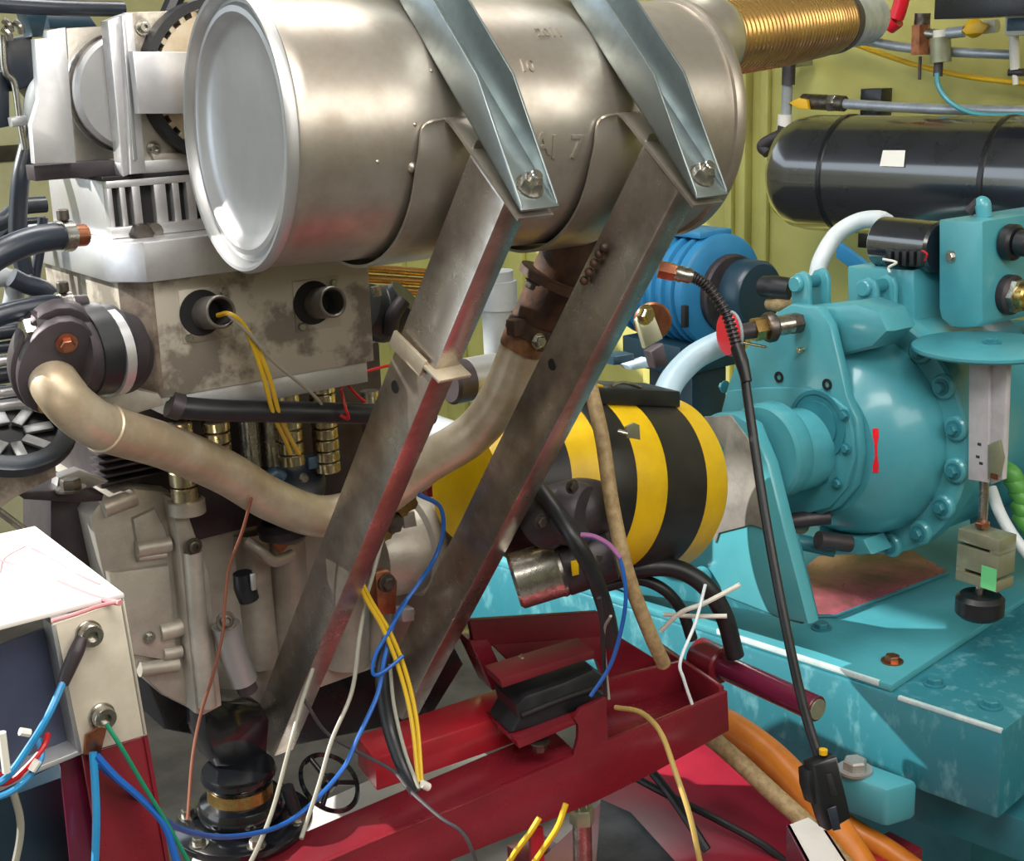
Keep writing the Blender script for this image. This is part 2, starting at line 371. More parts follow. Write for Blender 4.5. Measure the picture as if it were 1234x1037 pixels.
# ------------------------------------------------------------------ struts (built once, copied)
SX = .665
def s1(px, py): return px_(px, py, SX)
axis0 = V(ec(SA+SD*((SX-ec(SA)[0])/SD.dot(EX))))      # silencer axis where the strut crosses it
apex = V(ec(s1(538, 139))); flang = V(ec(s1(622, 259)))
dpl = (flang-apex); dpl.x = 0; dpl.normalize(); npl = V((0, -dpl.z, dpl.y)); 
if npl.y > 0: npl = -npl                                # outwards: camera side and up
if npl.z < 0: npl = V((0, -abs(npl.y), abs(npl.z)))
def L(v): return e(v.x, v.y, v.z)
BW = .036
def strut(label):
    t = T('support_strut', label, 'strut', 'pair of steel struts under the silencer')
    # slanting square tube: outline on the side plane
    fd = V(ec(s1(330, 905)))-V(ec(s1(586, 288))); fd.x = 0; fd.normalize()
    f0 = V(ec(s1(586, 288))); bk = V(ec(s1(480, 401)))
    back0 = bk
    tt0 = (flang.y-f0.y)
    # front line meets plate line
    def isect(p, d, q, g):
        den = d.y*g.z-d.z*g.y; s_ = ((q.y-p.y)*g.z-(q.z-p.z)*g.y)/den; return p+d*s_
    top_f = isect(f0, fd, apex-npl*.006, dpl); top_b = apex-npl*.006+dpl*.045
    back_hit = isect(back0, fd, top_b, V((0, .35, -.94)))
    zb = .655
    bot_f = f0+fd*((zb-f0.z)/fd.z); bot_b = back0+fd*((zb-back0.z)/fd.z)
    out = [top_f, bot_f, bot_b, back_hit, top_b]
    for q in out: q.x = SX+.003
    # tube as four plates so the hollow and the drilled hole are real
    def side(x0):
        pts = [L(V((x0, q.y, q.z))) for q in out]; return pts
    w = .029
    b = B().prism(side(SX+.003), EX*w, .0022)
    tb = t.part('square_tube', b, 'strut')
    # drilled hole seen as a short dark bore
    hc = px_(476, 466, SX+.0028)
    t.part('drilled_hole', B().lathe(hc-EX*.0006, EX, [(0, 0), (0, .0062), (.0008, .0066), (.0012, .0062), (.0012, 0)], 20), 'dark', tb)
    # bent strap: flat plate below the channel, folded at the apex and wrapped under the drum
    path = []
    a_ = flang-dpl*(-.004)
    path.append(a_); path.append(apex+dpl*.02); path.append(apex+dpl*.006-npl*.0005)
    path.append(apex-dpl*.002-npl*.004); path.append(apex+dpl*.0005-npl*.0115)
    c0 = V((0, axis0.y, axis0.z))
    rr = SR+.0042
    st_ang = math.radians(-8)
    for k in range(0, 19):
        a = st_ang-math.radians(7.5)*k
        path.append(V((0, c0.y-math.cos(a)*rr, c0.z+math.sin(a)*rr)))
    P_ = [e(SX, q.y, q.z) for q in path[:5]]
    b = B().strip(P_, EX*BW, .0032)
    raw = path[3:]; arc = []; tm = bmesh.new(); R_ = []
    for i in range(len(raw)-1):
        p0_, p1_, p2_, p3_ = raw[max(i-1, 0)], raw[i], raw[i+1], raw[min(i+2, len(raw)-1)]
        for k in range(4):
            q = k/4; arc.append(.5*((2*p1_)+(p2_-p0_)*q+(2*p0_-5*p1_+4*p2_-p3_)*q*q+(3*p1_-p0_-3*p2_+p3_)*q**3))
    arc.append(raw[-1])
    for i, q in enumerate(arc):
        w0 = SX-.030*math.sqrt(max(0, 1-(1-min(1, i/13.0))**2))
        pp_, nx_ = arc[max(i-1, 0)], arc[min(i+1, len(arc)-1)]
        dv = (nx_-pp_); nn = V((0, -dv.z, dv.y)).normalized()*.0028
        if nn.y*(c0.y-q.y)+nn.z*(c0.z-q.z) > 0: nn = -nn
        R_.append([tm.verts.new(e(w0, q.y, q.z)), tm.verts.new(e(SX+BW, q.y, q.z)), tm.verts.new(e(SX+BW, q.y+nn.y, q.z+nn.z)), tm.verts.new(e(w0, q.y+nn.y, q.z+nn.z))])
    for A_, B_ in zip(R_, R_[1:]):
        for k in range(4): tm.faces.new((A_[k], A_[(k+1) % 4], B_[(k+1) % 4], B_[k]))
    tm.faces.new(R_[0][::-1]); tm.faces.new(R_[-1]); bmesh.ops.recalc_face_normals(tm, faces=tm.faces); b._merge(tm)
    t.part('saddle_band', b, 'silencer', None, 'bent steel band hugging the silencer')
    # weld tab clip part way down
    q = V(ec(s1(470, 408)))
    c1 = V(ec(s1(480, 405))); c2 = V(ec(s1(533, 458)))
    g = (c2-c1); g.x = 0; 
    o = e(SX-.003, c1.y, c1.z)
    b = B().hexa(o, EX*.036, e(0, g.y, g.z), e(0, fd.y*.004, fd.z*.004), .0008)
    b.hexa(e(SX-.0035, c1.y+.002, c1.z+.006), EX*.0035, e(0, g.y*.72, g.z*.72), e(0, fd.y*.020, fd.z*.020), .0008)
    t.part('joint_clip', b, 'pipe', None, 'folded clip around the joint of the tube')
    t.done(); return t
s_1 = strut('nearer bare steel support strut slanting down left of the exhaust pipe')
# zinc channel with tapering sides and the bolt at its lower end
def channel(label):
    t = T('clamp_channel', label, 'bracket', 'pair of zinc clamp channels over the silencer')
    lo_ = apex+npl*.005+dpl*((flang-apex).length+.002)
    Lc = .34; dv = V((0, axis0.y-lo_.y, axis0.z-lo_.z)); dd_ = dv.length; ta = math.asin((SR+.0008)/dd_); dv.normalize()
    up_d = V((0, dv.y*math.cos(ta)+dv.z*math.sin(ta)*-1, dv.z*math.cos(ta)+dv.y*math.sin(ta)))   # tangent to the drum
    cn = V((0, -up_d.z, up_d.y))
    if cn.dot(npl) < 0: cn = -cn
    def pt(s_, h, x): q = lo_+up_d*s_+cn*h; return e(x, q.y, q.z)
    x0, x1, th = SX+.001, SX+.040, .0025
    # floor of the channel
    b = B().hexa(pt(0, 0, x0), EX*(x1-x0), L(up_d*Lc), L(cn*th), .0006)
    for xx in (x0, x1-th):
        pts = [pt(0, 0, xx), pt(.004, .004, xx), pt(.115, .036, xx), pt(Lc, .036, xx), pt(Lc, 0, xx)]
        b.prism(pts, EX*th, .0006)
    ch = t.part('channel', b, 'zinc')
    c = pt(.022, th, (x0+x1)/2)
    b = B().cyl(c, L(cn), .0022, .0125, 24); t.part('washer', b, 'bolt')
    b = B().hexn(c+L(cn)*.002, L(cn), .0098, .009); t.part('nut', b, 'bolt')
    b = B().cyl(c+L(cn)*.009, L(cn), .008, .0052, 16, .0008); t.part('threaded_end', b, 'bolt')
    b = B().cyl(pt(.13, th, (x0+x1)/2-.004), L(cn), .0006, .005, 16); t.part('drilled_hole', b, 'dark', ch)
    t.done(); return t
c_1 = channel('nearer zinc clamp channel bolted across the middle of the silencer')
apex2 = px_(765, 150, .868); off = EX*(.868-SX)+EZ*(apex2.z-L(apex).z)+EY*(ec(apex2)[1]-apex.y)
off = SD*((.848-SX)/SD.dot(EX))
s2 = copy_thing(s_1.root, s_1.root.location+off, 'farther bare steel support strut slanting down right of the exhaust pipe')
for o in [q for q in s2.children if q.name.startswith('joint_clip')]: bpy.data.objects.remove(o)
copy_thing(c_1.root, c_1.root.location+off, 'farther zinc clamp channel bolted near the bellows end of the silencer')
# ------------------------------------------------------------------ exhaust pipe
t = T('exhaust_pipe', 'bent steel exhaust pipe with rusty upper end rising to the silencer', 'pipe')
PY = 1.255
pp = [py_(60, 448, 1.25), py_(68, 466, 1.222), py_(92, 494, 1.224), py_(126, 515, 1.242), py_(200, 538, 1.285), py_(270, 568, 1.325), py_(330, 603, 1.352), py_(390, 622, 1.36), py_(450, 604, 1.345), py_(510, 560, 1.305), py_(570, 522, 1.262), py_(605, 476, 1.222), py_(632, 410, PY-.065)]
b = B().tube(pp, [.0215, .0225, .0228, .0232, .0232, .0240, .0244, .0246, .0248, .0248, .0248, .0245, .024], 28, 10)
pi_ = t.part('main_tube', b, 'pipe')
b = B(); dq = (pp[4]-pp[2]).normalized()
b.lathe(pp[3]-dq*.004, dq, [(0, .022), (.002, .0248), (.006, .0248), (.008, .022)], 28); t.part('weld_bead', b, 'pipe', pi_)
b = B().tube([pp[-1]-EZ*.004, py_(640, 392, PY-.07), py_(655, 368, PY-.085), py_(672, 335, PY-.105), py_(690, 298, PY-.12), py_(696, 284, PY-.12)], [.0242, .0245, .028, .030, .031, .031], 28)
ru = t.part('upper_elbow', b, 'rust', None, 'rusted dark brown upper elbow')
dd = (py_(640, 392, PY-.07)-pp[-1]).normalized()
t.part('heat_band', B().lathe(pp[-1]-dd*.012, dd, [(0, .024), (.003, .0249), (.02, .0252), (.022, .024)], 28), 'heat', ru)
b = B(); c = py_(640, 398, PY-.07)
b.lathe(c-dd*.006, dd, [(0, .022), (0, .0285), (.016, .0285), (.016, .022)], 28); b.hexa(c-EX*.036-EY*.018, EX*.02, EY*.016, EZ*.018, .002); 
cl = t.part('pipe_clamp', b, 'rust', ru); t.part('clamp_bolt', B().bolt(c-EX*.012-EY*.028-EZ*.006, -EY, .006), 'bolt', cl)
# oval flange joint under the silencer
fc = py_(668, 338, PY-.115); fn = (py_(696, 284, PY-.12)-py_(672, 335, PY-.105)).normalized()
b = B().lathe(fc-fn*.004, fn, [(0, .02), (0, .040), (.008, .040), (.008, .02)], 32)
fl = t.part('flange', b, 'rust', ru)
for a in (-.034, .034):
    t.part('flange_bolt', B().bolt(fc+EX*a+fn*.004-EY*.004, -fn, .006), 'darkbolt', fl)
b = B()
ch_ = [px_(x, y, .845) for (x, y) in ((728, 298), (722, 306), (716, 317), (710, 328), (704, 338))]
for q in ch_: b.sphere(q, .0048, 10)
t.part('weld_lumps', b, 'rust', fl)
t.done()
# ------------------------------------------------------------------ engine
PF = 1.27
eng = T('engine', 'small bare alloy engine with two open exhaust stubs and milled head plates', 'engine')
def epoly(pts, z0, z1, bev=.001):        # plan polygon in engine frame, extruded upwards
    return B().prism([e(x, y, z0) for (x, y) in pts], EZ*(z1-z0), bev)
def pl(px, py, y): return ec(py_(px, py, y))
xl = pl(178, 330, PF)[0]; xr = pl(443, 313, PF)[0]
zt, zb_ = pl(312, 322, PF)[2], pl(320, 458, PF)[2]
b = epoly([(xl, PF), (xr, PF), (xr, PF+.24), (xl-.022, PF+.24), (xl-.022, PF+.022)], zb_, zt, .0012)
blk = eng.part('cylinder_block', b, 'block')
b = epoly([(xl-.0006, PF-.0006), (xl+.004, PF-.0006), (xl-.0186, PF+.0222), (xl-.0226, PF+.0222)], zb_+.001, zt-.001, .0004)
eng.part('corner_chamfer', b, 'blockedge', blk)
b = B().box((xl+.012, xr-.004), (PF+.008, PF+.22), (zb_-.024, zb_), .001); eng.part('base_gasket_plate', b, 'alu')
for (px, py, pr) in ((254, 374, 1), (388, 362, 1)):
    c = py_(px-6, py+4, PF)
    s_ = .027
    b = B().hexa(c-EX*s_-EZ*s_-EY*.0012, EX*2*s_, EY*.003, EZ*2*s_, .001); pf = eng.part('port_flange', b, 'block', blk)
    cc = V(c)
    b = B().lathe(cc-EX*.005+EZ*.002-EY*.0022, EY, [(0, 0), (0, .0225), (.0008, .0232), (.0016, .0225), (.0016, 0)], 32); eng.part('port_dark_disc', b, 'dark', blk)  # flat dark disc, offset up and left of the stub
    dirn = (-EY+EX*.08+EZ*.16).normalized()
    b = B().pipe(cc+EY*.004, dirn, .036, .0165, .0132, 32, .0012); eng.part('exhaust_stub', b, 'stub', blk, 'short open tube stub')
    for (dx, dz) in ((-.021, -.021), (.02, .02)):
        b = B().bolt(cc+EX*dx+EZ*dz-EY*.001, -EY, .0042, .004, False); eng.part('flange_stud', b, 'bolt', blk)
# head slab
zs = pl(190, 290, PF-.012)[2]
b = epoly([(xl-.006, PF-.012), (xr+.002, PF-.012), (xr+.002, PF+.25), (xl-.032, PF+.25), (xl-.032, PF+.018)], zt+.0005, zs, .0014)
eng.part('head_plate', b, 'alu')
# slotted cover
CF = PF+.035
def cx_(px, py=250): return pl(px, py, CF)[0]
z0, z1 = zs+.0005, pl(160, 216, CF)[2]
xL, xR = cx_(131), cx_(300)
zl, zh = pl(180, 270, CF)[2], pl(180, 223, CF)[2]
b = B().box((xL, xR), (CF+.012, CF+.17), (z0, z1), .0012)
cov = eng.part('slotted_cover', b, 'alu')
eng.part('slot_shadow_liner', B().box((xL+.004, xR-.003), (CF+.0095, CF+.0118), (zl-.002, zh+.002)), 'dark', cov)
b = B().box((xL, xR), (CF, CF+.012), (zh, z1), .0005); eng.part('top_rail', b, 'alu', cov)
b = B().box((xL, xR), (CF, CF+.012), (z0, zl), .0005); eng.part('bottom_rail', b, 'alu', cov)
for (a, c_) in ((131, 137), (146, 153), (161, 171), (188, 202), (210, 218), (227, 237), (246, 256), (265, 275), (284, 299)):
    b = B().box((cx_(a), cx_(c_)), (CF, CF+.0115), (zl, zh), .0005); eng.part('fin', b, 'alu', cov)
n = py_(168, 281, CF); eng.part('dark_nut', B().bolt(n, -EY, .011, .014, False), 'darkbolt', cov)
n = py_(184, 279, CF); eng.part('collar', B().cyl(n, -EY, .006, .009, 20), 'bolt', cov)
b = B().box((xL-.002, xR), (CF+.002, CF+.165), (z1, z1+.004), .0005); eng.part('gasket_strip', b, 'dark')
# camshaft drive above the cover
z2 = z1+.004
b = B().box((cx_(148, 210), xR+.05), (CF+.004, CF+.06), (z2, pl(190, 193, CF)[2]), .0008); eng.part('cam_base_plate', b, 'alu')
b = B().box((cx_(50, 210), cx_(150, 210)), (CF+.02, CF+.045), (z2, pl(100, 197, CF)[2]), .0008); eng.part('cam_base_block', b, 'castdark')
DF = CF+.004
def out(pts, y): return [py_(x, y_, y) for (x, y_) in pts]
b = B().prism(out([(38, 150), (47, 120), (42, 47), (57, 46), (57, 37), (79, 33), (90, 176), (92, 196), (42, 197)], DF), EY*.012, .001)
pa = eng.part('cam_end_plate', b, 'alu')
b = B().prism(out([(80, 34), (130, 31), (147, 190), (92, 196)], DF+.06), EY*.006, .0006); eng.part('cam_back_plate', b, 'cast')
c = py_(158, 112, DF+.02)
b = B().lathe(c, EY, [(-.004, 0), (-.004, .052), (0, .056), (.03, .056), (.034, .052), (.034, 0)], 56)
dr = eng.part('cam_pulley', b, 'cap', None, 'polished round pulley disc')
eng.part('pulley_rim', B().lathe(c, EY, [(.008, .0555), (.008, .0585), (.014, .0585), (.014, .0555)], 56), 'darkbolt', dr)
b = B().prism(out([(130, 25), (145, 19), (157, 210), (149, 213), (146, 190)], DF-.004), EY*.02, .0008)
b.prism(out([(147, 19), (160, 15), (176, 208), (158, 210)], DF-.012), EY*.03, .001)
eng.part('cam_bearing_plate', b, 'alu')
eng.part('plate_edge_bar', B().prism(out([(147, 24), (151, 23), (166, 192), (161, 193)], DF-.0145), EY*.003, .0006), 'cap')
b = B().prism(out([(160, 62), (240, 63), (240, 137), (168, 137)], DF-.034), EY*.012, .0008); eng.part('cross_plate', b, 'alu')
b = B().prism(out([(150, 15), (246, 12), (250, 212), (172, 210)], DF+.006), EY*.006, .0008); eng.part('belt_back_plate', b, 'block')
gc = py_(262, 98, DF-.006)
gr = eng.part('belt_gear', B().lathe(gc, EY, [(-.006, 0), (-.006, .065), (.008, .065), (.008, 0)], 48), 'pipe')
b = B()
for k in range(30):
    a = 2*pi*k/30; u = EX*math.cos(a)+EZ*math.sin(a); v = -EX*math.sin(a)+EZ*math.cos(a)
    b.hexa(gc+u*.064-v*.0032-EY*.006, u*.0065, v*.0064, EY*.014, .0006)
o_t = eng.part('gear_teeth', b, 'pipe', gr)
eng.part('timing_belt', B().lathe(gc, EY, [(-.010, .0705), (-.010, .079), (.01, .079), (.01, .0705), (-.010, .0705)], 64), 'rubber', None, 'black toothed belt')
b = B().tube([py_(214, -8, DF+.02), py_(200, 25, DF+.02), py_(186, 62, DF+.02), py_(172, 100, DF+.02)], .009, 8); eng.part('belt_run', b, 'rubber')
for (px, py) in ((172, 33), (185, 179), (225, 30)):
    eng.part('cap_screw', B().bolt(py_(px, py, DF+.005), -EY, .0052, .006, True, True), 'bolt')
b = B().prism(out([(182, 184), (250, 184), (250, 196), (186, 194)], DF+.0), EY*.03, .002); eng.part('cam_foot', b, 'cast')
for px in (56, 70, 100, 112):
    eng.part('stud_nut', B().hexn(py_(px, 214, DF+.03), EZ, .006, .008), 'bolt' if px < 90 else 'darkbolt')
# upper dark rail and fixings at the corner of the frame
b = B().tube([py_(-30, 4, 1.36), py_(60, 9, 1.36), py_(148, 11, 1.37)], .0075, 14); one('dark_rail', b, 'hose', 'dark blue rail across the very top left corner above the cam pulley', 'rail')
t = T('throttle_body', 'dark blue throttle body with bright clips at the upper left edge', 'throttle body')
b = B().prism(out([(6, 48), (40, 42), (47, 118), (36, 104), (20, 110), (8, 92)], 1.40), EY*.05, .004); m0 = t.part('body', b, 'hose')
for (x, y) in ((9, 30), (8, 40), (22, 32)): t.part('spring_clip', B().tube([py_(x-5, y-6, 1.385), py_(x+2, y, 1.383), py_(x+4, y+8, 1.385)], .0035, 8), 'bolt', m0)
b = B().prism(out([(-8, 86), (12, 84), (13, 152), (-8, 156)], 1.41), EY*.04, .004); t.part('sensor_block', b, 'hose')
b = B().prism(out([(30, 14), (58, 14), (52, 44), (40, 44)], 1.39), EY*.03, .002); t.part('upper_link', b, 'motordark')
b = B().prism(out([(56, 17), (108, 18), (118, 32), (60, 34)], 1.42), EY*.03, .002); t.part('rear_cover', b, 'motordark')
t.part('link_rod', B().tube([py_(3, 42, 1.395), py_(6, 85, 1.395), py_(17, 100, 1.395), py_(24, 146, 1.395), py_(30, 180, 1.395)], .0032, 10), 'bolt')
t.part('rod_joint', B().prism(out([(13, 142), (33, 139), (34, 151), (15, 153)], 1.385), EY*.012, .002), 'cap')
t.done()
one('white_breather_tube', B().tube([py_(52, 92, 1.40), py_(40, 108, 1.398), py_(36, 130, 1.396), py_(40, 152, 1.40)], .0055, 12), 'white', 'white curved breather tube bulging out left of the cam end plate', 'hose')
# ---- washer pillars below the block
PP = 1.40
for (px, ya, yb, nw) in ((222, 505, 604, 5), (262, 505, 560, 4), (350, 470, 560, 6), (393, 458, 568, 8)):
    pa_, pb_ = py_(px, ya, PP), py_(px+2, yb, PP); H = (pa_-pb_).length
    k0 = eng.part('spring_pillar', B().cyl(V((pb_.x, pb_.y, pb_.z)), EZ, H, .0105, 20), 'darkbolt')
    for k in range(nw):
        h = H/nw
        eng.part('washer', B().cyl(pb_+EZ*(k*h+.0006), EZ, h-.0016, .0158, 24, .0012), 'brasspale', k0)
for (px, ya, yb) in ((304, 500, 562), (448, 470, 520), (330, 505, 560)):
    pb_ = py_(px, yb, PP+.02); eng.part('cylinder_stud', B().cyl(pb_, EZ, (py_(px, ya, PP+.02)-pb_).length, .0115, 20), 'bolt')
eng.part('pillar_seat', B().cyl(py_(226, 618, PP), EZ, .016, .021, 24, .001), 'cast')
eng.part('barrel_block', B().box((pl(120, 540, 1.45)[0], pl(470, 540, 1.45)[0]), (1.46, 1.6), (pl(300, 640, 1.45)[2], zb_-.024), .003), 'castdark', None, 'dark finned barrel')  # dark block filling the space behind the pillars
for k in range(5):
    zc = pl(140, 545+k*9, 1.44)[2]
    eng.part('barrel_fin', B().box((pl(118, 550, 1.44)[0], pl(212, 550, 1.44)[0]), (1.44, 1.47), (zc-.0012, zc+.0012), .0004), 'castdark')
# ---- crankcase and gearbox castings
b = B().prism(out([(236, 600), (270, 598), (330, 600), (520, 590), (560, 660), (560, 770), (455, 805), (372, 835), (300, 862), (252, 850), (240, 760)], 1.50), EY*.22, .006)
cr = eng.part('crankcase', b, 'cast')
b = B().prism(out([(108, 622), (124, 600), (160, 588), (206, 592), (216, 640), (240, 860), (196, 838), (166, 810), (150, 780), (132, 730)], 1.43), EY*.2, .006)
gb = eng.part('gearbox_cover', b, 'cast')
b = B().prism(out([(206, 600), (222, 604), (252, 690), (268, 850), (246, 862), (236, 860), (216, 660)], 1.405), EY*.16, .003); eng.part('joint_flange', b, 'cast', gb)
b = B().tube([py_(232, 664, 1.40), py_(240, 760, 1.40), py_(250, 850, 1.40)], .011, 14); eng.part('bolt_rib', b, 'cast', gb)
eng.part('rib_bolt', B().bolt(py_(233, 658, 1.392), -EY, .007, .004, True, True), 'darkbolt', gb)
for (x0, y0, x1_, y1, r) in ((164, 662, 204, 655, .010), (166, 672, 200, 668, .004), (124, 612, 162, 598, .011), (192, 762, 222, 754, .011), (196, 788, 218, 784, .008), (168, 806, 214, 800, .009)):
    eng.part('cast_boss', B().tube([py_(x0, y0, 1.425), py_(x1_, y1, 1.425)], r, 14, smooth=False), 'cast', gb)
b = B().prism(out([(130, 690), (205, 680), (216, 800), (160, 790), (140, 750)], 1.422), EY*.02, .006); eng.part('lower_cover', b, 'cast', gb)
b = B().prism(out([(160, 625), (188, 612), (202, 640), (206, 662), (168, 672)], 1.424), EY*.02, .005); eng.part('upper_cover', b, 'cast', gb)
eng.part('cover_bolt', B().bolt(py_(180, 768, 1.42), -EY, .005, .004), 'bolt', gb)
b = B().prism(out([(60, 590), (150, 590), (164, 700), (150, 760), (60, 690)], 1.47), EY*.1, .006); eng.part('left_casing', b, 'castdark')
b = B().prism(out([(18, 592), (100, 590), (126, 596), (124, 604), (95, 606), (30, 602)], 1.40), EY*.1, .003); eng.part('left_shelf', b, 'castdark')
eng.part('shelf_nut', B().bolt(py_(86, 590, 1.39), EZ, .011, .010), 'darkbolt')
b = B().prism(out([(70, 575), (96, 566), (132, 580), (98, 592), (68, 590)], 1.42), EY*.02, .002); eng.part('cast_tab', b, 'cap')
eng.part('tie_rod', B().tube([py_(-6, 612, 1.33), py_(48, 652, 1.33)], .004, 10, smooth=False), 'bolt')
b = B().prism(out([(170, 800), (300, 850), (540, 762), (560, 800), (520, 865), (330, 905), (200, 880)], 1.545), EY*.2, .006); eng.part('oil_pan', b, 'plastic', None, 'black oil pan')
# vertical barrels of the crankcase front
for (x0, y0, x1_, y1, r) in ((300, 640, 316, 800, .022), (345, 650, 352, 790, .024), (420, 640, 418, 800, .03), (460, 640, 452, 790, .02)):
    eng.part('cast_rib', B().tube([py_(x0, y0, 1.500), py_(x1_, y1, 1.500)], r, 18, smooth=False), 'cast', cr)
eng.part('solenoid', B().tube([py_(272, 752, 1.39), py_(282, 790, 1.39), py_(294, 820, 1.39)], .0165, 20, smooth=False), 'cap')
eng.part('solenoid_screw', B().bolt(py_(272, 748, 1.372), (-EY+EZ*.3), .008, .004, True, True), 'darkbolt')
eng.part('solenoid_end', B().tube([py_(294, 820, 1.388), py_(299, 832, 1.388)], .012, 16, smooth=False), 'castdark')
b = B().tube([py_(297, 652, 1.44), py_(312, 662, 1.43), py_(330, 676, 1.43), py_(352, 668, 1.44)], .007, 12); eng.part('cast_arch', b, 'cast', cr)
b = B().lathe(py_(345, 622, 1.42), (EX*.2-EZ).normalized(), [(0, .03), (.006, .038), (.016, .038), (.026, .022), (.026, 0)], 28); eng.part('collar_cone', b, 'castdark', cr)
eng.part('copper_shim', B().prism(out([(325, 650), (352, 652), (338, 668)], 1.425), EY*.004), 'copper', cr)
# bell housing seen between the struts
hb = py_(462, 665, 1.44)
b = B().lathe(hb, EX, [(-.02, 0), (-.02, .05), (0, .058), (.035, .062), (.04, .068), (.055, .068), (.06, .06), (.085, .056), (.085, 0)], 44); eng.part('bell_housing', b, 'cast')
eng.part('housing_tab', B().prism(out([(486, 617), (500, 616), (503, 634), (488, 637)], 1.352), EY*.006, .0015), 'cap')
b = B().prism(out([(452, 690), (470, 688), (480, 700), (478, 740), (456, 742)], 1.36), EY*.02, .004); cf = eng.part('copper_terminal', b, 'copper')
eng.part('terminal_bolt', B().bolt(py_(466, 702, 1.358), -EY, .008, .006), 'darkbolt', cf)
for (x, y, r) in ((468, 628, .012), (480, 612, .009), (460, 640, .009), (490, 604, .009)):
    eng.part('banjo_fitting', B().bolt(py_(x, y, 1.34), -EY, r, r*1.3), 'brass' if r < .01 else 'darkbolt')
b = B().prism(out([(482, 735), (500, 733), (500, 748), (486, 750)], 1.37), EY*.02, .002); eng.part('small_lug', b, 'cap')
# black cap and blue knob between the pillars
cc = py_(364, 578, 1.41); dn = (-EY*.75+EZ*.6).normalized()
bc = eng.part('round_black_cap', B().lathe(cc-dn*.02, dn, [(0, 0), (0, .03), (.012, .032), (.02, .03), (.025, .02), (.025, 0)], 32), 'hose')
eng.part('cap_tab', B().hexa(cc+EZ*.014+EX*.004-EY*.012, EX*.016, EY*.012, EZ*.015, .002), 'bluemark', bc)
eng.part('cap_button', B().cyl(cc+dn*.004, dn, .004, .006, 16, .001), 'bolt', bc)
eng.part('cap_lug', B().tube([cc-EX*.044+EZ*.012, cc-EX*.034+EZ*.016, cc-EX*.026+EZ*.008], .008, 12), 'bluemark', bc)
eng.part('black_plug', B().tube([py_(292, 690, 1.37), py_(295, 706, 1.37), py_(300, 722, 1.37)], [.011, .013, .012], 16), 'plastic')
eng.part('plug_shield', B().hexa(py_(304, 712, 1.352), EX*.006, EY*.004, EZ*.02, .001), 'cap')
# ---- water outlet housing and its parts, left of the block
OY = 1.235
wo = eng.part('outlet_housing', B().tube([py_(150, 424, OY+.02), py_(118, 422, OY+.012), py_(84, 425, OY+.006)], [.038, .042, .040], 32, smooth=False), 'castdark')
fl_n = (py_(68, 468, 1.215)-py_(72, 445, 1.225)); fl_n = (-EY*.9-EZ*.35-EX*.15).normalized()
oval = []
cq = py_(70, 444, OY-.012)
uu = EX*.28+EZ*.96; vv = fl_n.cross(uu).normalized(); uu = vv.cross(fl_n).normalized()
for k in range(28):
    a = 2*pi*k/28; ca, sa = math.cos(a), math.sin(a)
    r = 1/math.sqrt((ca/.050)**2+(sa/.034)**2); oval.append(cq+uu*r*ca+vv*r*sa)
eng.part('oval_flange', B().prism(oval, -fl_n*.012, .002), 'castdark', wo)
b = B(); [b.prism([q+fl_n*0 for q in oval], -fl_n*.0, 0)] if False else None
eng.part('flange_back', B().prism([cq+(q-cq)*1.12-fl_n*.014 for q in oval], -fl_n*.02, .003), 'castdark', wo)
eng.part('copper_nut', B().bolt(cq+uu*.028+fl_n*.001, fl_n, .0068, .006), 'copper', wo)
eng.part('lower_nut', B().bolt(cq-uu*.039+fl_n*.001, fl_n, .006, .006), 'brass', wo)
eng.part('top_spigot', B().tube([py_(40, 396, OY), py_(72, 391, OY), py_(92, 389, OY+.006)], .0165, 20, smooth=False), 'castdark', wo)
eng.part('spigot_plug', B().hexn(py_(42, 396, OY), -EX, .0125, .012), 'bolt', wo)
eng.part('rubber_sleeve', B().lathe(py_(96, 424, OY+.008), (EX+EY*.22).normalized(), [(0, .030), (0, .043), (.02, .044), (.024, .040), (.036, .040), (.036, .03)], 32), 'rubber', wo)
eng.part('steel_band', B().lathe(py_(122, 424, OY+.012), (EX+EY*.22).normalized(), [(0, .038), (0, .0435), (.010, .0435), (.010, .038)], 32), 'alu', wo)
eng.part('dark_neck', B().tube([py_(130, 428, OY+.012), py_(146, 430, OY+.025)], .036, 28, smooth=False), 'castdark', wo)
eng.part('mount_lug', B().prism(out([(104, 470), (150, 466), (192, 474), (200, 488), (160, 500), (120, 490)], OY+.03), EY*.02, .003), 'cast')
# black boot on the block's far side
bo = eng.part('intake_boot', B().tube([py_(440, 372, 1.36), py_(462, 378, 1.36), py_(478, 372, 1.35), py_(492, 360, 1.34)], [.03, .034, .028, .026], 24), 'rubber')
eng.part('boot_clip', B().prism(out([(448, 346), (458, 344), (461, 356), (452, 358)], 1.325), EY*.004, .001), 'bolt', bo)
eng.part('boot_lip', B().tube([py_(470, 402, 1.33), py_(474, 380, 1.325), py_(486, 362, 1.325)], .009, 12), 'castdark', bo)
eng.done()
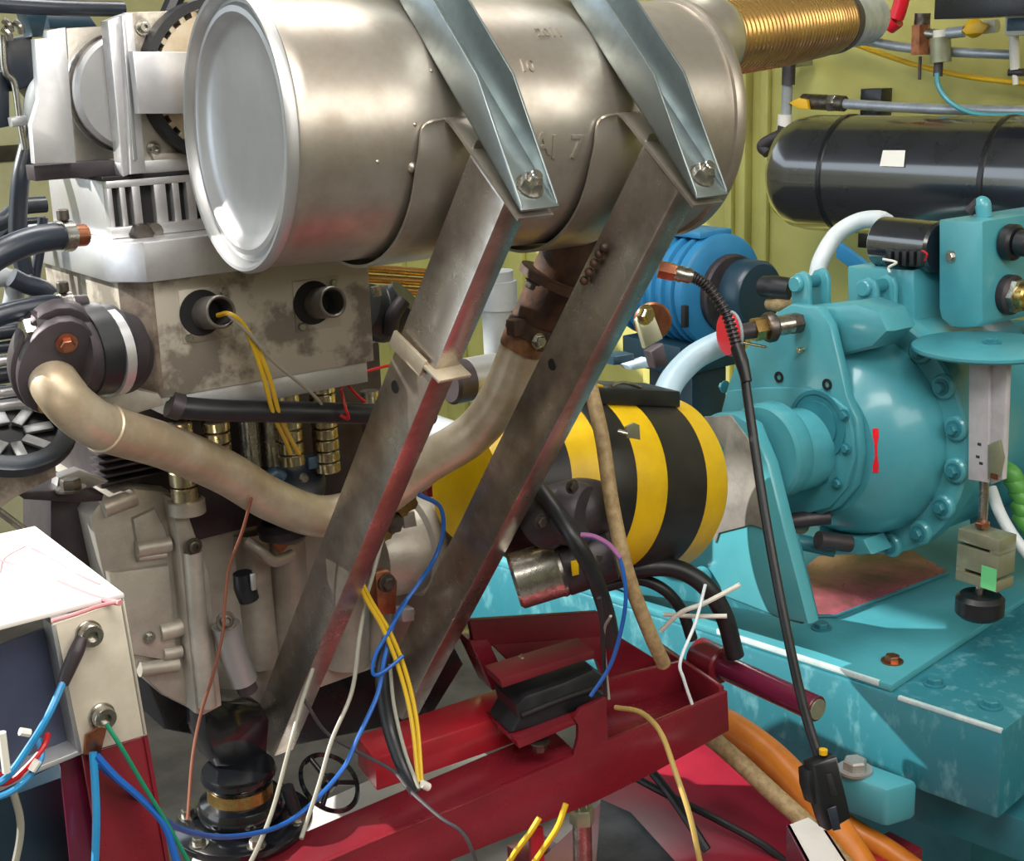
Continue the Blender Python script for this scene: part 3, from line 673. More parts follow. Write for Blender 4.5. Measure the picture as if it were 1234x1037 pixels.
# ---- corrugated hoses and tubes behind the silencer
b = B(); A0, A1 = py_(430, 322, 1.46), py_(540, 330, 1.46)
for k in range(6):
    b = B(); dz = -EZ*(.0125*k); b.tube([A0+dz, A1+dz], .0055, 10, smooth=False)
    one('cooler_pipe', b, 'gold', 'brown cooler pipe behind the nearer strut, '+('topmost', 'second from the top', 'third from the top', 'third from the bottom', 'second from the bottom', 'lowest')[k]+' of its stack', 'pipe', 'stack of six cooler pipes')
b = B(); q0, q1 = py_(598, 326, 1.62), py_(606, 470, 1.62)
t = T('grey_standpipe', 'grey plastic standpipe seen between the two struts', 'pipe')
t.part('pipe_wall', B().tube([q0, q1-EZ*.06, q1-EZ*.09+EY*.02, q1-EZ*.10+EY*.08, q1-EZ*.10+EY*2.2], .0245, 24, smooth=False), 'greypvc')
t.part('coupling', B().tube([py_(601, 372, 1.62), py_(600, 338, 1.62)], .0275, 24, smooth=False), 'greypvc'); t.done()
t = T('air_filter_drum', 'white and dark drum lying between the struts under the grey standpipe', 'filter')
t.part('shell', B().lathe(py_(540, 462, 1.52), EX, [(0, 0), (0, .026), (.004, .03), (.03, .03), (.03, .0)], 32), 'castdark')
t.part('white_end', B().lathe(py_(540, 462, 1.52)+EX*.03, EX, [(0, 0), (0, .0302), (.05, .0302), (.054, .026), (.054, 0)], 32), 'cap'); t.done()
# black hose under the block, running across
t = T('black_rail_hose', 'thick black hose running across under the engine block', 'hose')
t.part('hose', B().tube([py_(206, 490, 1.275), py_(260, 494, 1.268), py_(340, 496, 1.266), (py_(430, 498, 1.268)), py_(520, 500, 1.275)], .0115, 18), 'rubber')
t.part('end_plug', B().tube([py_(204, 486, 1.274), py_(218, 491, 1.272)], .014, 16, smooth=False), 'castdark'); t.done()
# ------------------------------------------------------------------ striped coupling guard on the shaft line
AY, AZ = 1.335, .945
g0, g1 = .955, 1.275
t = T('coupling_guard', 'yellow and black striped drum guard around the shaft coupling', 'guard')
gc0 = py_(592, 584, AY); gc1 = py_(812, 582, AY); GD = (gc1-gc0); GL = GD.length; GD.normalize(); GR = .118
DP = [(-.042, .069), (-.034, .074), (.03, .090), (.085, GR), (GL-.02, GR), (GL-.004, GR-.012), (GL, GR-.03)]
b = B().lathe(gc0, GD, [(-.042, 0)]+DP+[(GL, 0)], 72)
def drad(t_):
    for (h0, r0), (h1, r1) in zip(DP, DP[1:]):
        if h0 <= t_ <= h1: return r0+(r1-r0)*(t_-h0)/(h1-h0)
g = t.part('drum_shell', b, 'yellow')
for (a, c_) in ((.16, .33), (.555, .70), (.80, .915)):
    pass
def gt(px, py=560):         # distance along the guard axis of the silhouette point under a pixel column
    r = ray(px, py).normalized(); o = EYE-gc0
    rp, op = r-GD*r.dot(GD), o-GD*o.dot(GD); a, b2, c = rp.dot(rp), 2*rp.dot(op), op.dot(op)-GR*GR
    k = (-b2-math.sqrt(max(0, b2*b2-4*a*c)))/(2*a); return (EYE+r*k-gc0).dot(GD)
for (a, c_) in ((-.012, .048), (gt(727), gt(766)), (gt(803), min(gt(850), GL-.021))):
    t.part('black_stripe', B().lathe(gc0, GD, [(a, drad(a)-.001), (a, drad(a)+.0008)]+[(q, drad(q)+.0008) for q in (.03, .085) if a < q < c_]+[(c_, drad(c_)+.0008), (c_, drad(c_)-.001)], 72), 'black', g, 'black painted band')
# flanged black top joint
tp = gc0+EZ*(GR-.003)
b = B().hexa(tp+GD*(GL*.36)-EY*.04, GD*(GL*.56), EY*.07, EZ*.022, .002); jf = t.part('joint_bar', b, 'rubber')
t.part('bar_clip', B().hexa(tp+GD*(GL*.40)-EY*.038+EZ*.022, GD*.03, EY*.02, EZ*.003, .0005), 'yellow', jf)
t.part('bar_spring', B().tube([tp+GD*(GL*.55)-EY*.034+EZ*.024, tp+GD*(GL*.62)-EY*.032+EZ*.029, tp+GD*(GL*.72)-EY*.03+EZ*.024], .0025, 8), 'bolt', jf)
wp = pd(764, 522, 1.74)
wn = B().tube([py_(744, 520, 1.222), py_(756, 523, 1.214)], .004, 12, smooth=False); wb_ = t.part('wing_screw', wn, 'bolt')
t.part('wing_nut', B().prism(out([(754, 514), (764, 509), (771, 512), (772, 530), (762, 528), (756, 528)], 1.212), EY*.003, .0008), 'celltan', wb_)
t.part('shaft', B().cyl(gc0+GD*.01, GD, GL+.04, .03, 32), 'castdark')
t.done()
# ------------------------------------------------------------------ dynamometer
dy = T('dynamometer', 'teal cast dynamometer with domed housing bolted ring and lifting lugs', 'dynamometer')
X0 = 1.50
def ox(pts, x): return [px_(a, b_, x) for (a, b_) in pts]
cov_o = [(953, 366), (986, 370), (1000, 392), (1009, 430), (1020, 478), (1032, 505), (1036, 545), (1030, 585), (1008, 612), (975, 625), (930, 622), (895, 600), (872, 560), (866, 505), (876, 466), (885, 440), (922, 384)]
b = B().prism(ox(cov_o, X0), EX*.018, .004); fc_ = dy.part('front_cover', b, 'teal')
b = B().prism(ox([(880, 470), (922, 466), (972, 466), (1008, 479), (1024, 492), (1031, 520), (1033, 548), (1024, 585), (1003, 610), (960, 622), (910, 610), (880, 570), (872, 520)], X0), -EX*.008, .002)
dy.part('flange_face', b, 'teal', fc_)
hc = px_(1040, 519, 1.62)
HD = EX
dc = V(hc); cy_, cz_ = ec(dc)[1], ec(dc)[2]
def dl(x): return e(x, cy_, cz_)
b = B().lathe(dl(1.53), EX, [(-.014, .05), (-.014, .105), (0, .122), (.014, .136), (.034, .148), (.06, .155), (.085, .157), (.10, .157), (.10, .05)], 64)
hs = dy.part('domed_housing', b, 'teal')
b = B().lathe(dl(1.612), EX, [(0, .15), (0, .188), (.004, .192), (.03, .192), (.034, .188), (.034, .15)], 72); rg = dy.part('ring_flange', b, 'teal')
b = B().lathe(dl(1.646), EX, [(0, .1), (0, .182), (.2, .178), (.22, .165), (.22, .0)], 56); dy.part('rear_housing', b, 'teal')
NB = 18
for k in range(NB):
    a = 2*pi*k/NB+.12; p = dl(1.612)+(EY*math.cos(a)+EZ*math.sin(a))*.178
    lo_ = dy.part('bolt_lobe', B().cyl(p+EX*.004, -EX, .012, .0185, 16, .003), 'teal', rg)
    dy.part('ring_bolt', B().bolt(p-EX*.008, -EX, .0085, .008), 'tealdark', rg)
# red rotation arrow on the dome
def dome(px, py):
    # march along the ray to the housing surface
    prof = [(-.014, .105), (0, .122), (.014, .136), (.034, .148), (.06, .155), (.085, .157), (.10, .157)]
    r = ray(px, py).normalized(); o = EYE-dl(1.53)
    for k in range(2600):
        q = o+r*(1.4+k*.0005); h = q.dot(EX)
        if -.014 <= h <= .10:
            rad = (q-EX*h).length
            for (h0, r0), (h1, r1) in zip(prof, prof[1:]):
                if h0 <= h <= h1 and rad < r0+(r1-r0)*(h-h0)/(h1-h0): return EYE+r*(1.4+k*.0005)
    return None
am = []
for (x, y, r) in ((1055, 516, .004), (1055.5, 526, .004), (1055.5, 537, .0017), (1056, 550, .0017), (1055.5, 560, .004), (1055, 569, .004)):
    p = dome(x, y)
    if p: am.append((p, r))
if len(am) > 4:
    b = B()
    for (p, r), (p2, r2) in zip(am, am[1:]):
        nn = (EYE-p).normalized(); sd = (p2-p).cross(nn).normalized()
        b.prism([p-sd*r, p+sd*r, p2+sd*r2, p2-sd*r2], nn*.0012)
    dy.part('rotation_arrow', b, 'redplastic', hs, 'red double ended rotation arrow')
# coupling flange and bearing cap ahead of the cover
b = B().lathe(px_(918, 545, 1.405), EX, [(0, .02), (0, .066), (.004, .071), (.028, .072), (.034, .068), (.034, .02)], 56); cpl = dy.part('coupling_flange', b, 'teal')
b = B().lathe(px_(936, 548, 1.434), EX, [(0, .04), (0, .060), (.02, .0605), (.07, .0605), (.07, .04)], 56); dy.part('bearing_cap', b, 'teal')
cw = px_(985, 512, X0-.0085)
b = B().lathe(cw, -EX, [(0, .05), (0, .052), (.002, .052), (.002, .046), (.0005, .046), (.0005, .036), (.003, .036), (.003, .0)], 48); gw = dy.part('gland_ring', b, 'tealdark')
b = B().hexa(px_(950, 545, 1.46), EX*.035, e(0, -.05, -.028), e(0, -.012, .03), .004); dy.part('key_block', b, 'castdark')
for (x, y) in ((952, 520), (993, 575), (1018, 500), (1020, 540), (1010, 582), (966, 495)):
    dy.part('cover_screw', B().bolt(px_(x, y, X0-.009), -EX, .0062, .005, True), 'tealdark', fc_)
for (x, y) in ((939, 454), (997, 463)):
    dy.part('socket_hole', B().lathe(px_(x, y, X0-.0005), -EX, [(0, .0045), (0, .0085), (.0015, .0085), (.0015, .0045), (0, .0045)], 20), 'dark', fc_)
dy.part('grease_nipple', B().cyl(px_(968, 421, X0), -EX, .012, .0042, 12, .001), 'brasspale', fc_)
dy.part('cap_mark', B().cyl(px_(955, 520, 1.432), -EX, .003, .004, 12), 'bolt', cpl)
dy.part('rust_spot', B().hexa(px_(972, 562, 1.43)-EX*.0005, EX*.001, EY*.006, EZ*.008), 'copper', cpl)
for (x, y) in ((874, 466), (880, 500)):
    dy.part('side_bolt', B().bolt(px_(x, y, X0+.02), EY, .007, .008), 'teal', fc_)
# top rib and housing crown
b = B().prism(ox([(954, 372), (990, 368), (1030, 364), (1058, 374), (1070, 400), (1050, 420), (1010, 430), (990, 400)], 1.522), EX*.07, .014); dy.part('crown', b, 'teal')
# two clevises with pins
def clevis(pts1, ax, pin, pinr, extra):
    k = dy.part('lug_ear', B().prism(ox(pts1, ax), EX*.010, .003), 'teal')
    dy.part('lug_ear', B().prism([p+EX*.042 for p in ox(pts1, ax)], EX*.010, .003), 'teal')
    c = px_(*pin, ax)
    dy.part('pin', B().cyl(c-EX*.004, EX, .06, pinr*.75, 18), 'tealdark', k)
    dy.part('pin_head', B().cyl(c-EX*.008, EX, .009, pinr, 20, .002), 'teal', k)
    if extra: dy.part('lug_bolt', B().cyl(px_(*extra, ax)-EX*.009, EX, .012, pinr*.95, 20, .002), 'teal', k)
clevis([(953, 372), (953, 338), (957, 330), (965, 327), (971, 331), (974, 340), (974, 372)], 1.545, (961, 342), .0125, None)
clevis([(1028, 400), (1033, 345), (1038, 337), (1046, 334), (1053, 339), (1056, 350), (1054, 402), (1040, 412)], 1.60, (1043, 347), .0125, (1040, 388))
# boxes on top
b = B().prism(ox([(1021, 321), (1101, 325), (1101, 440), (1040, 440), (1021, 360)], 1.66), EX*.14, .004); dy.part('junction_box', b, 'teal')
b = B().prism(ox([(1131, 265), (1184, 267), (1184, 386), (1178, 394), (1160, 396), (1146, 394), (1134, 384), (1131, 372)], 1.68), EX*.24, .004); cb = dy.part('valve_box', b, 'teal')
dy.part('box_screw', B().bolt(px_(1146, 309, 1.68), -EX, .006, .004, True), 'bolt', cb)
sidey = ec(px_(1184, 300, 1.68))[1]
for (x, y, mm, r) in ((1216, 291, 'rubber', .026), (1214, 354, 'castdark', .029)):
    c = py_(x-4, y, sidey); kn = dy.part('round_knob', B().cyl(c, -EY, .02, r, 28, .004), mm, cb)
    dy.part('knob_tip', B().cyl(c-EY*.02, -EY, .022, r*.72, 24, .003), 'rubber' if mm == 'rubber' else 'brass', kn)
    if mm != 'rubber': dy.part('union_nut', B().hexn(c-EY*.02, -EY, r*.9, .010), 'bolt', kn)
tz = px_(1184, 258, 1.72)
b = B().tube([px_(1186, 262, 1.74), px_(1184, 246, 1.74), px_(1178, 242, 1.74)], [.011, .012, .007], 14); ey_ = dy.part('top_elbow', b, 'teal', cb)
dy.part('elbow_stub', B().tube([px_(1180, 243, 1.739), px_(1168, 255, 1.735)], .008, 12, smooth=False), 'castdark', ey_)
# shaft foot lugs and sump fittings below the cover
b = B().prism(ox([(985, 640), (1040, 650), (1050, 668), (1000, 668)], 1.55), EX*.05, .004); dy.part('housing_foot', b, 'teal')
for (xa, ya, xb, yb, r, mm) in ((948, 628, 1000, 622, .012, 'castdark'), (946, 632, 965, 632, .015, 'celltan'), (950, 650, 1006, 662, .012, 'tealdark'), (986, 650, 1024, 655, .013, 'castdark')):
    dy.part('drain_fitting', B().tube([px_(xa, ya, 1.47), px_(xb, yb, 1.52)], r, 14, smooth=False), mm)
dy.part('drain_hose', B().tube([px_(956, 651, 1.46), px_(964, 668, 1.46), px_(966, 690, 1.46)], .0042, 10), 'rubber')
dy.part('drain_nut', B().hexn(px_(955, 651, 1.46), -EX, .008, .01), 'bolt')
# torque arm and right side slab reaching the load cell
b = B().prism(ox([(1125, 505), (1158, 506), (1160, 576), (1126, 576)], 1.655), EX*.05, .004); ta = dy.part('arm_block', b, 'tealdark')
dy.part('arm_bolt', B().bolt(px_(1136, 547, 1.655), -EX, .010, .009), 'tealdark', ta)
b = B().prism(ox([(1105, 330), (1131, 330), (1131, 395), (1234, 400), (1290, 430), (1290, 660), (1170, 660), (1150, 440), (1105, 395)], 1.85), EX*.12, .006); dy.part('rear_frame', b, 'tealdark')
# round plate on the column
pc = px_(1186, 417, 1.62); PDZ = pc.z
b = B().lathe(pc-EZ*.006, EZ, [(0, 0), (0, .094), (.003, .097), (.007, .097), (.009, .094), (.009, 0)], 64); rp_ = dy.part('round_top_plate', b, 'teal')
dy.part('plate_nut', B().bolt(pc+EZ*.003+EX*.012-EY*.004, EZ, .009, .006), 'tealdark', rp_)
dy.done()
# white load column and load cell
t = T('load_column', 'white slotted load column hanging from the round teal plate', 'column')
cx0 = 1.60
b = B().prism(ox([(1167, 430), (1192, 430), (1190, 582), (1166, 578)], cx0), EX*.012, .003); t.part('near_bar', b, 'column')
b = B().prism(ox([(1193, 430), (1214, 430), (1210, 540), (1208, 578), (1193, 584)], cx0+.006), EX*.012, .003); fb = t.part('far_bar', b, 'column')
b = B().prism(ox([(1190, 536), (1204, 530), (1209, 552), (1204, 574), (1190, 578)], cx0-.004), EX*.006, .002); t.part('wedge_cutout', b, 'celltan', fb)
t.part('rust_patch', B().hexa(px_(1193, 576, cx0-.0045), EX*.001, e(0, -.012, 0), EZ*.008), 'copper', fb)
for (x, y) in ((1178, 533), (1176, 548), (1180, 556)): t.part('stamped_mark', B().hexa(px_(x, y, cx0-.0003), EX*.0006, -EY*.006, -EZ*.004), 'castdark')
t.part('threaded_rod', B().tube([px_(1186, 578, cx0+.02), px_(1184, 632, cx0+.02)], .0068, 14, smooth=False), 'bolt')
t.done()
t = T('load_cell', 'square s-shaped alloy load cell with two dark slots on a rubber foot', 'load cell')
lx = 1.585
b = B().prism(ox([(1154, 635), (1206, 632), (1206, 642), (1165, 650), (1165, 653), (1208, 646), (1208, 694), (1150, 698), (1152, 652), (1154, 648)], lx), EX*.04, .002)
b = B(); 
q0 = px_(1153, 636, lx); q1 = px_(1151, 698, lx); hH = (q0-q1).length; wd = .068
b.hexa(V((q1.x, q1.y, q1.z)), EX*.04, -EY*wd, EZ*hH*.20, .001)
b.hexa(q1+EZ*hH*.27, EX*.04, -EY*wd, EZ*hH*.43, .001)
b.hexa(q1+EZ*hH*.76, EX*.04, -EY*wd, EZ*hH*.24, .001)
b.hexa(q1+EZ*hH*.18, EX*.04, -EY*wd*.22, EZ*hH*.12, .001)
b.hexa(q1+EZ*hH*.68-EY*wd*.78, EX*.04, -EY*wd*.22, EZ*hH*.1, .001)
bd = t.part('s_body', b, 'celltan')
t.part('inspection_sticker', B().hexa(q1+EZ*hH*.02-EY*wd*.62-EX*.0006, EX*.0008, -EY*wd*.36, EZ*hH*.42), 'greensticker', bd, 'pale green sticker')
t.part('lower_rod', B().tube([px_(1182, 698, lx+.02), px_(1180, 716, lx+.02)], .006, 12, smooth=False), 'bolt')
t.part('rubber_foot', B().cyl(px_(1180, 742, lx+.02), EZ, .034, .034, 32, .006), 'rubber')
t.part('top_nut', B().hexn(px_(1184, 634, lx+.02), EZ, .011, .007), 'copper')
t.done()
# ------------------------------------------------------------------ dynamometer base (square to the room)
BZ = .626
bx0 = 1.598; by0 = .704
db = T('steel_bed', 'heavy teal steel bed under the dynamometer with worn scratched end face', 'machine base')
b = B().wbox((bx0, 2.9), (by0, 1.75), (BZ-.132, BZ), .005); bed = db.part('bed_block', b, 'tealworn')
def wz_(px, py, z): return pz_(px, py, z)
s0 = wz_(1070, 828, BZ+.012)
b = B().wbox((bx0+.004, 2.85), (s0.y, 1.74), (BZ+.0005, BZ+.012), .002); db.part('top_plate', b, 'teal')
for (x, y, z) in ((1075, 797, BZ+.012), (1194, 851, BZ), (990, 757, BZ+.012), (1126, 824, BZ)):
    db.part('hold_down_bolt', B().bolt(wz_(x, y, z), EZ, .011, .008), 'copper' if x == 1075 else 'tealdark', bed)
db.part('edge_highlight', B().wbox((bx0-.0008, bx0+.006), (by0+.003, s0.y-.012), (BZ-.006, BZ+.0008), .0015), 'edgehighlight', bed, 'top edge highlight painted pale')  # pale strip painted for the sun's highlight along the edge
db.part('plate_edge_highlight', B().wbox((bx0+.0032, bx0+.008), (s0.y+.02, s0.y+.30), (BZ+.004, BZ+.0126), .001), 'edgehighlight', bed, 'pale painted edge highlight of the top plate')  # same painted highlight on the upper plate
db.part('oil_tray', B().prism([wz_(x, y, BZ+.0125) for (x, y) in ((964, 690), (985, 672), (1098, 664), (1142, 690), (1008, 742), (968, 742))], EZ*.003, .0006), 'tray', None, 'pink and brown oily tray sheet')
tr = [wz_(x, y, BZ+.0160) for (x, y) in ((968, 742), (1008, 742), (1142, 690))]
b = B().tube(tr, .003, 8, smooth=False); db.part('tray_lip', b, 'tealdark')
# leaning bearing pedestal in front
pxl = 1.372
b = B().prism(ox([(846, 505), (862, 498), (884, 498), (905, 512), (925, 560), (945, 640), (974, 752), (940, 745), (800, 690), (800, 640), (846, 620)], pxl), EX*.024, .004)
pe = db.part('bearing_pedestal', b, 'teal')
b = B().prism(ox([(848, 502), (880, 500), (902, 530), (930, 640), (905, 632), (866, 642), (862, 654), (856, 640), (872, 580), (872, 540)], pxl-.0025), EX*.003, .0008); db.part('bare_patch', b, 'baregrey', pe, 'scraped bare metal patch')
b = B().prism(ox([(690, 690), (800, 660), (870, 640), (940, 650), (965, 752), (900, 735), (760, 715)], pxl+.004), EX*.04, .003); db.part('pedestal_web', b, 'tealworn', pe)
for (x, y) in ((850, 694), ): db.part('pedestal_bolt', B().cyl(px_(x, y, pxl), -EX, .022, .017, 20, .003), 'teal', pe)
# foot lug with bolt in front of the bed and lower skid
fp_ = wz_(1035, 930, .53)
b = B().hexa(wz_(1000, 925, .52)-EZ*.06, WX*.05+WY*-.02, -WY*.09, EZ*.06, .008); fl_ = db.part('foot_lug', b, 'teal')
db.part('lug_bolt', B().bolt(wz_(1030, 928, .52), EZ, .017, .014), 'baregrey', fl_)
b = B().wbox((1.95, 2.85), (.9, 1.6), (0, BZ-.1325), .004); db.part('lower_bed', b, 'tealdark')
b = B().wbox((1.66, 1.90), (.50, .86), (.402, .47), .006); db.part('skid_foot', b, 'tealdark')
db.done()
# ------------------------------------------------------------------ cylinder with connector on the junction box, hoses over it
t = T('black_canister', 'shiny black canister with connector strip on the teal junction box', 'canister')
ca, cb2 = px_(1062, 291, 1.70), px_(1131, 290, 1.70)
cd = (EY*-1); b = B().cyl(ca, -EY, (cb2-ca).length+.004, .0385, 40, .004); m0 = t.part('shell', b, 'tank')
b = B().hexa(px_(1066, 318, 1.655), EX*.03, -EY*.06, EZ*.022, .002); cs = t.part('connector_strip', b, 'plastic', m0)
for k in range(5): t.part('plug', B().hexa(px_(1068+k*9, 320, 1.648), EX*.012, -EY*.008, EZ*.022, .001), 'rubber', cs)
t.part('red_wire_loop', B().tube([px_(1111, 302, 1.645), px_(1117, 306, 1.642), px_(1114, 314, 1.645)], .0016, 6), 'redw', cs)
t.done()
one('zip_tie', B().tube([px_(1072, 328, 1.64), px_(1071, 322, 1.64), px_(1080, 316, 1.64), px_(1064, 312, 1.64)], .002, 6), 'ivory', 'small white cable tie below the shiny black canister', 'cable tie')
one('pale_hose', B().tube([pd(984, 335, 2.3), pd(990, 312, 2.3), pd(1008, 283, 2.3), pd(1034, 267, 2.28), pd(1058, 264, 2.24), pd(1068, 268, 2.2)], .0145, 18), 'white', 'off-white hose arching from behind the lugs to the black canister', 'hose')
one('bracing_strap', B().hexa(pd(1008, 290, 2.42), (pd(1050, 322, 2.42)-pd(1008, 290, 2.42)), EX*.01, EZ*-.03, .001), 'motor', 'blue flat bracing strap behind the off-white arching hose', 'strap')
# ------------------------------------------------------------------ maroon engine frame
FN = (EY+EX*.2).normalized(); FX = (EX-EY*.2).normalized()
FO = pz_(460, 1009, .62); FC = FO.dot(FN)
def pf_(px, py, o=0.0): return _hit(px, py, FN, FC+o)
fr = T('engine_cradle', 'maroon painted steel engine frame with cut-out front plate and cross tube', 'frame')
front = [(300, 1082), (400, 1035), (460, 1009), (561, 968), (692, 911), (697, 890), (697, 874), (692, 866), (700, 854), (731, 840), (733, 893), (800, 866), (877, 833), (879, 880), (790, 930), (716, 967), (543, 1037), (440, 1082)]
b = B().prism([pf_(x, y) for (x, y) in front], FN*.008, .0015); fp = fr.part('front_plate', b, 'red')
def ftop(o, w_, pts, z_): pass
# floor of the channel behind the front plate and its back wall
a0, a1 = pf_(300, 1082), pf_(692, 911); zt_ = a1.z
b = B().hexa(a0+FN*.008-EZ*.002, (a1-a0)*1.02, FN*.075, EZ*-.006, .001); fr.part('channel_floor', b, 'red')
b = B().hexa(pf_(877, 833)+FN*.008-EZ*.045, FX*-.16, FN*.09, EZ*.006, .001); fr.part('corner_floor', b, 'red')
b = B().hexa(pf_(877, 833)-EZ*.05+FN*.008, FX*-.008, FN*.16, EZ*.055, .0015); fr.part('end_plate', b, 'red')
b = B().hexa(pf_(877, 833)-EZ*.05+FN*.1-FX*.008, FX*-.2, FN*.006, EZ*.055, .0015); fr.part('inner_plate', b, 'red')
# rear beam
r0 = pf_(500, 905, .075); 
rb0, rb1 = pf_(440, 918, .085), pf_(640, 850, .085); dr_ = (rb1-rb0).normalized()
b = B().hexa(rb0+dr_*.012-EZ*.045, dr_*(rb1-rb0).length*1.36, FN*.07, EZ*.045, .003); rb_ = fr.part('rear_beam', b, 'redbright')
# sandwich mount between red plates
mt = B().prism([pf_(x, y, .02) for (x, y) in ((622, 850), (634, 838), (680, 822), (716, 806), (728, 814), (722, 832), (736, 842), (700, 856), (650, 876), (616, 884), (626, 866))], FN*.07, .006)
rm = fr.part('rubber_mount', mt, 'rubber', None, 'black rubber sandwich mount')
fr.part('mount_groove', B().tube([pf_(628, 862, .0195), pf_(675, 843, .0195), pf_(724, 826, .0195)], .004, 10), 'dark', rm)
fr.part('mount_top_plate', B().prism([pf_(x, y, .012) for (x, y) in ((602, 818), (716, 783), (718, 791), (606, 829))], FN*.045, .0015), 'maroonflat')
fr.part('mount_shelf', B().prism([pf_(x, y, .004) for (x, y) in ((622, 893), (692, 866), (694, 873), (626, 902))], FN*.09, .0015), 'red')
fr.part('shelf_bolt', B().bolt(pf_(650, 892, .01), -EZ, .009, .012), 'darkbolt')
for (x, y) in ((632, 800), (652, 796)): fr.part('mount_bolt', B().bolt(pf_(x, y, .05), EZ, .009, .009), 'bolt')
# gusseted upright behind the farther strut
for up_ in ([(566, 748), (722, 738), (724, 768), (572, 780)], [(590, 774), (724, 766), (724, 792), (630, 814)]):
    fr.part('gusset_plate', B().prism([pf_(x, y, .14) for (x, y) in up_], FN*.012, .0015), 'maroonflat')
b = B().prism([pf_(x, y, .138) for (x, y) in ((566, 772), (588, 770), (614, 824), (594, 832))], FN*.05, .0015); fr.part('gusset_rib', b, 'red')
b = B().prism([py_(x, y, 1.44) for (x, y) in ((514, 590), (528, 578), (545, 590), (566, 680), (552, 745), (536, 720))], EY*.02, .002); fr.part('upright_arm', b, 'red')
b = B().prism([pf_(x, y, .16) for (x, y) in ((690, 742), (735, 760), (800, 800), (800, 870), (735, 840), (715, 786))], FN*.01, .0015); fr.part('side_plate', b, 'red')
ft = pf_(866, 800, .075)
b = B().cyl(ft+EY*.03, -EY, .205, .0172, 28, .001); ct = fr.part('cross_tube', b, 'purple', None, 'plum painted cross tube')
fr.part('tube_end', B().cyl(ft-EY*.1751, -EY, .002, .0135, 24), 'celltan', ct)
fr.part('tube_boss', B().cyl(ft+EY*.04, -EY, .05, .026, 28, .003), 'red')
# jack bolt under the front plate
jb = pf_(701, 975, .03)
fr.part('jack_nut', B().hexn(V((jb.x, jb.y, jb.z-.018)), EZ, .0165, .021), 'celltan')
fr.part('jack_rod', B().cyl(V((jb.x, jb.y, jb.z-.16)), EZ, .142, .0125, 24), 'bolt')
for dx in (-.006, .006): fr.part('lock_stud', B().cyl(V((jb.x, jb.y, jb.z))+EX*dx, EZ, .016, .004, 12), 'bolt')
fr.part('brace', B().hexa(pf_(640, 1000, .02), FX*.018, FN*.01, EZ*-.1, .002), 'redbright')
fr.done()
# ------------------------------------------------------------------ rubber engine foot at the bottom of the nearer strut
MF = 1.42
t = T('vibration_mount', 'glossy black engine foot with brass ring under the nearer strut', 'engine mount')
mc = py_(290, 955, MF)
t.part('bracket', B().prism(out([(246, 855), (262, 845), (316, 850), (326, 868), (322, 925), (262, 925), (248, 890)], MF+.01), EY*.06, .006), 'glossblack')
mb = t.part('rubber_bowl', B().lathe(mc-EZ*.035, EZ, [(0, 0), (0, .035), (.012, .052), (.022, .054), (.03, .05), (.034, .040), (.05, .038), (.056, .044), (.062, .046), (.07, .044), (.07, 0)], 44), 'glossblack')
t.part('brass_ring', B().lathe(mc+EZ*.0005, EZ, [(-.002, .0385), (-.002, .0405), (.013, .0392), (.013, .037)], 44), 'brass', mb)
t.part('base_plate', B().lathe(mc-EZ*.046, EZ, [(0, 0), (0, .082), (.004, .085), (.010, .085), (.012, .082), (.012, 0)], 48), 'glossblack')
for k in range(6):
    a = k*pi/3+.3; t.part('base_bolt', B().bolt(mc-EZ*.034+(EX*math.cos(a)+EY*math.sin(a))*.07, EZ, .008, .008), 'bolt')
t.done()
t = T('hand_wheel', 'black spoked hand wheel lying beside the glossy engine foot', 'wheel')
wc = py_(395, 945, 1.40); wnrm = (EZ*.75-EY*.6+EX*.25).normalized()
b = B().lathe(wc, wnrm, [(0, .040), (.005, .0435), (.01, .040), (.005, .0365), (0, .040)], 40); t.part('rim', b, 'glossblack')
_, wu, wv = B().frame(wnrm)
for k in range(3):
    a = k*2*pi/3+.5; t.part('spoke', B().tube([wc+wnrm*.005, wc+wnrm*.005+(wu*math.cos(a)+wv*math.sin(a))*.04], .0035, 10), 'plastic')
t.part('hub', B().cyl(wc-wnrm*.004, wnrm, .018, .010, 20, .002), 'plastic')
t.part('hub_cap', B().tube([py_(346, 948, 1.37), py_(352, 966, 1.37), py_(356, 978, 1.37)], .008, 14), 'rubber'); t.done()
# ------------------------------------------------------------------ plates on the floor under the frame
zfl = .47
one('pale_floor_plate', B().prism([pz_(x, y, .50) for (x, y) in ((215, 1080), (236, 1022), (300, 1004), (372, 972), (470, 928), (560, 896), (604, 916), (420, 1080))], -EZ*.006, .001), 'sheet', 'pale steel plate lying under the engine foot and hand wheel', 'plate')
t = T('red_skid_plate', 'red painted skid plate in the sun under the frame corner', 'plate')
t.part('plate', B().prism([pz_(x, y, .40) for (x, y) in ((500, 1500), (560, 1120), (722, 968), (790, 860), (880, 850), (960, 930), (1120, 1075), (1250, 1300))], -EZ*.008, .0015), 'floorred')
for (x, y) in ((640, 1040), (880, 900), (1080, 1040)):
    q = pz_(x, y, .39); t.part('runner', B().hexa(V((q.x, q.y, 0)), EX*.06, EY*.06, EZ*.391, .003), 'red')
t.part('grey_strip', B().prism([pz_(x, y, .4055) for (x, y) in ((716, 1072), (724, 962), (760, 978), (846, 1072))], -EZ*.005, .001), 'castdark', None, 'grey strip')  # dark grey strip lying just above the red plate
t.done()
t = T('angle_bracket', 'plum angle bracket with sunlit white top at the bottom edge', 'bracket')
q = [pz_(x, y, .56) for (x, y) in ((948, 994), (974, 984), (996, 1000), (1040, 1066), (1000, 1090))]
t.part('top_flange', B().prism(q, -EZ*.004, .001), 'sheet')  # white stands in for sunlight on the plum bracket
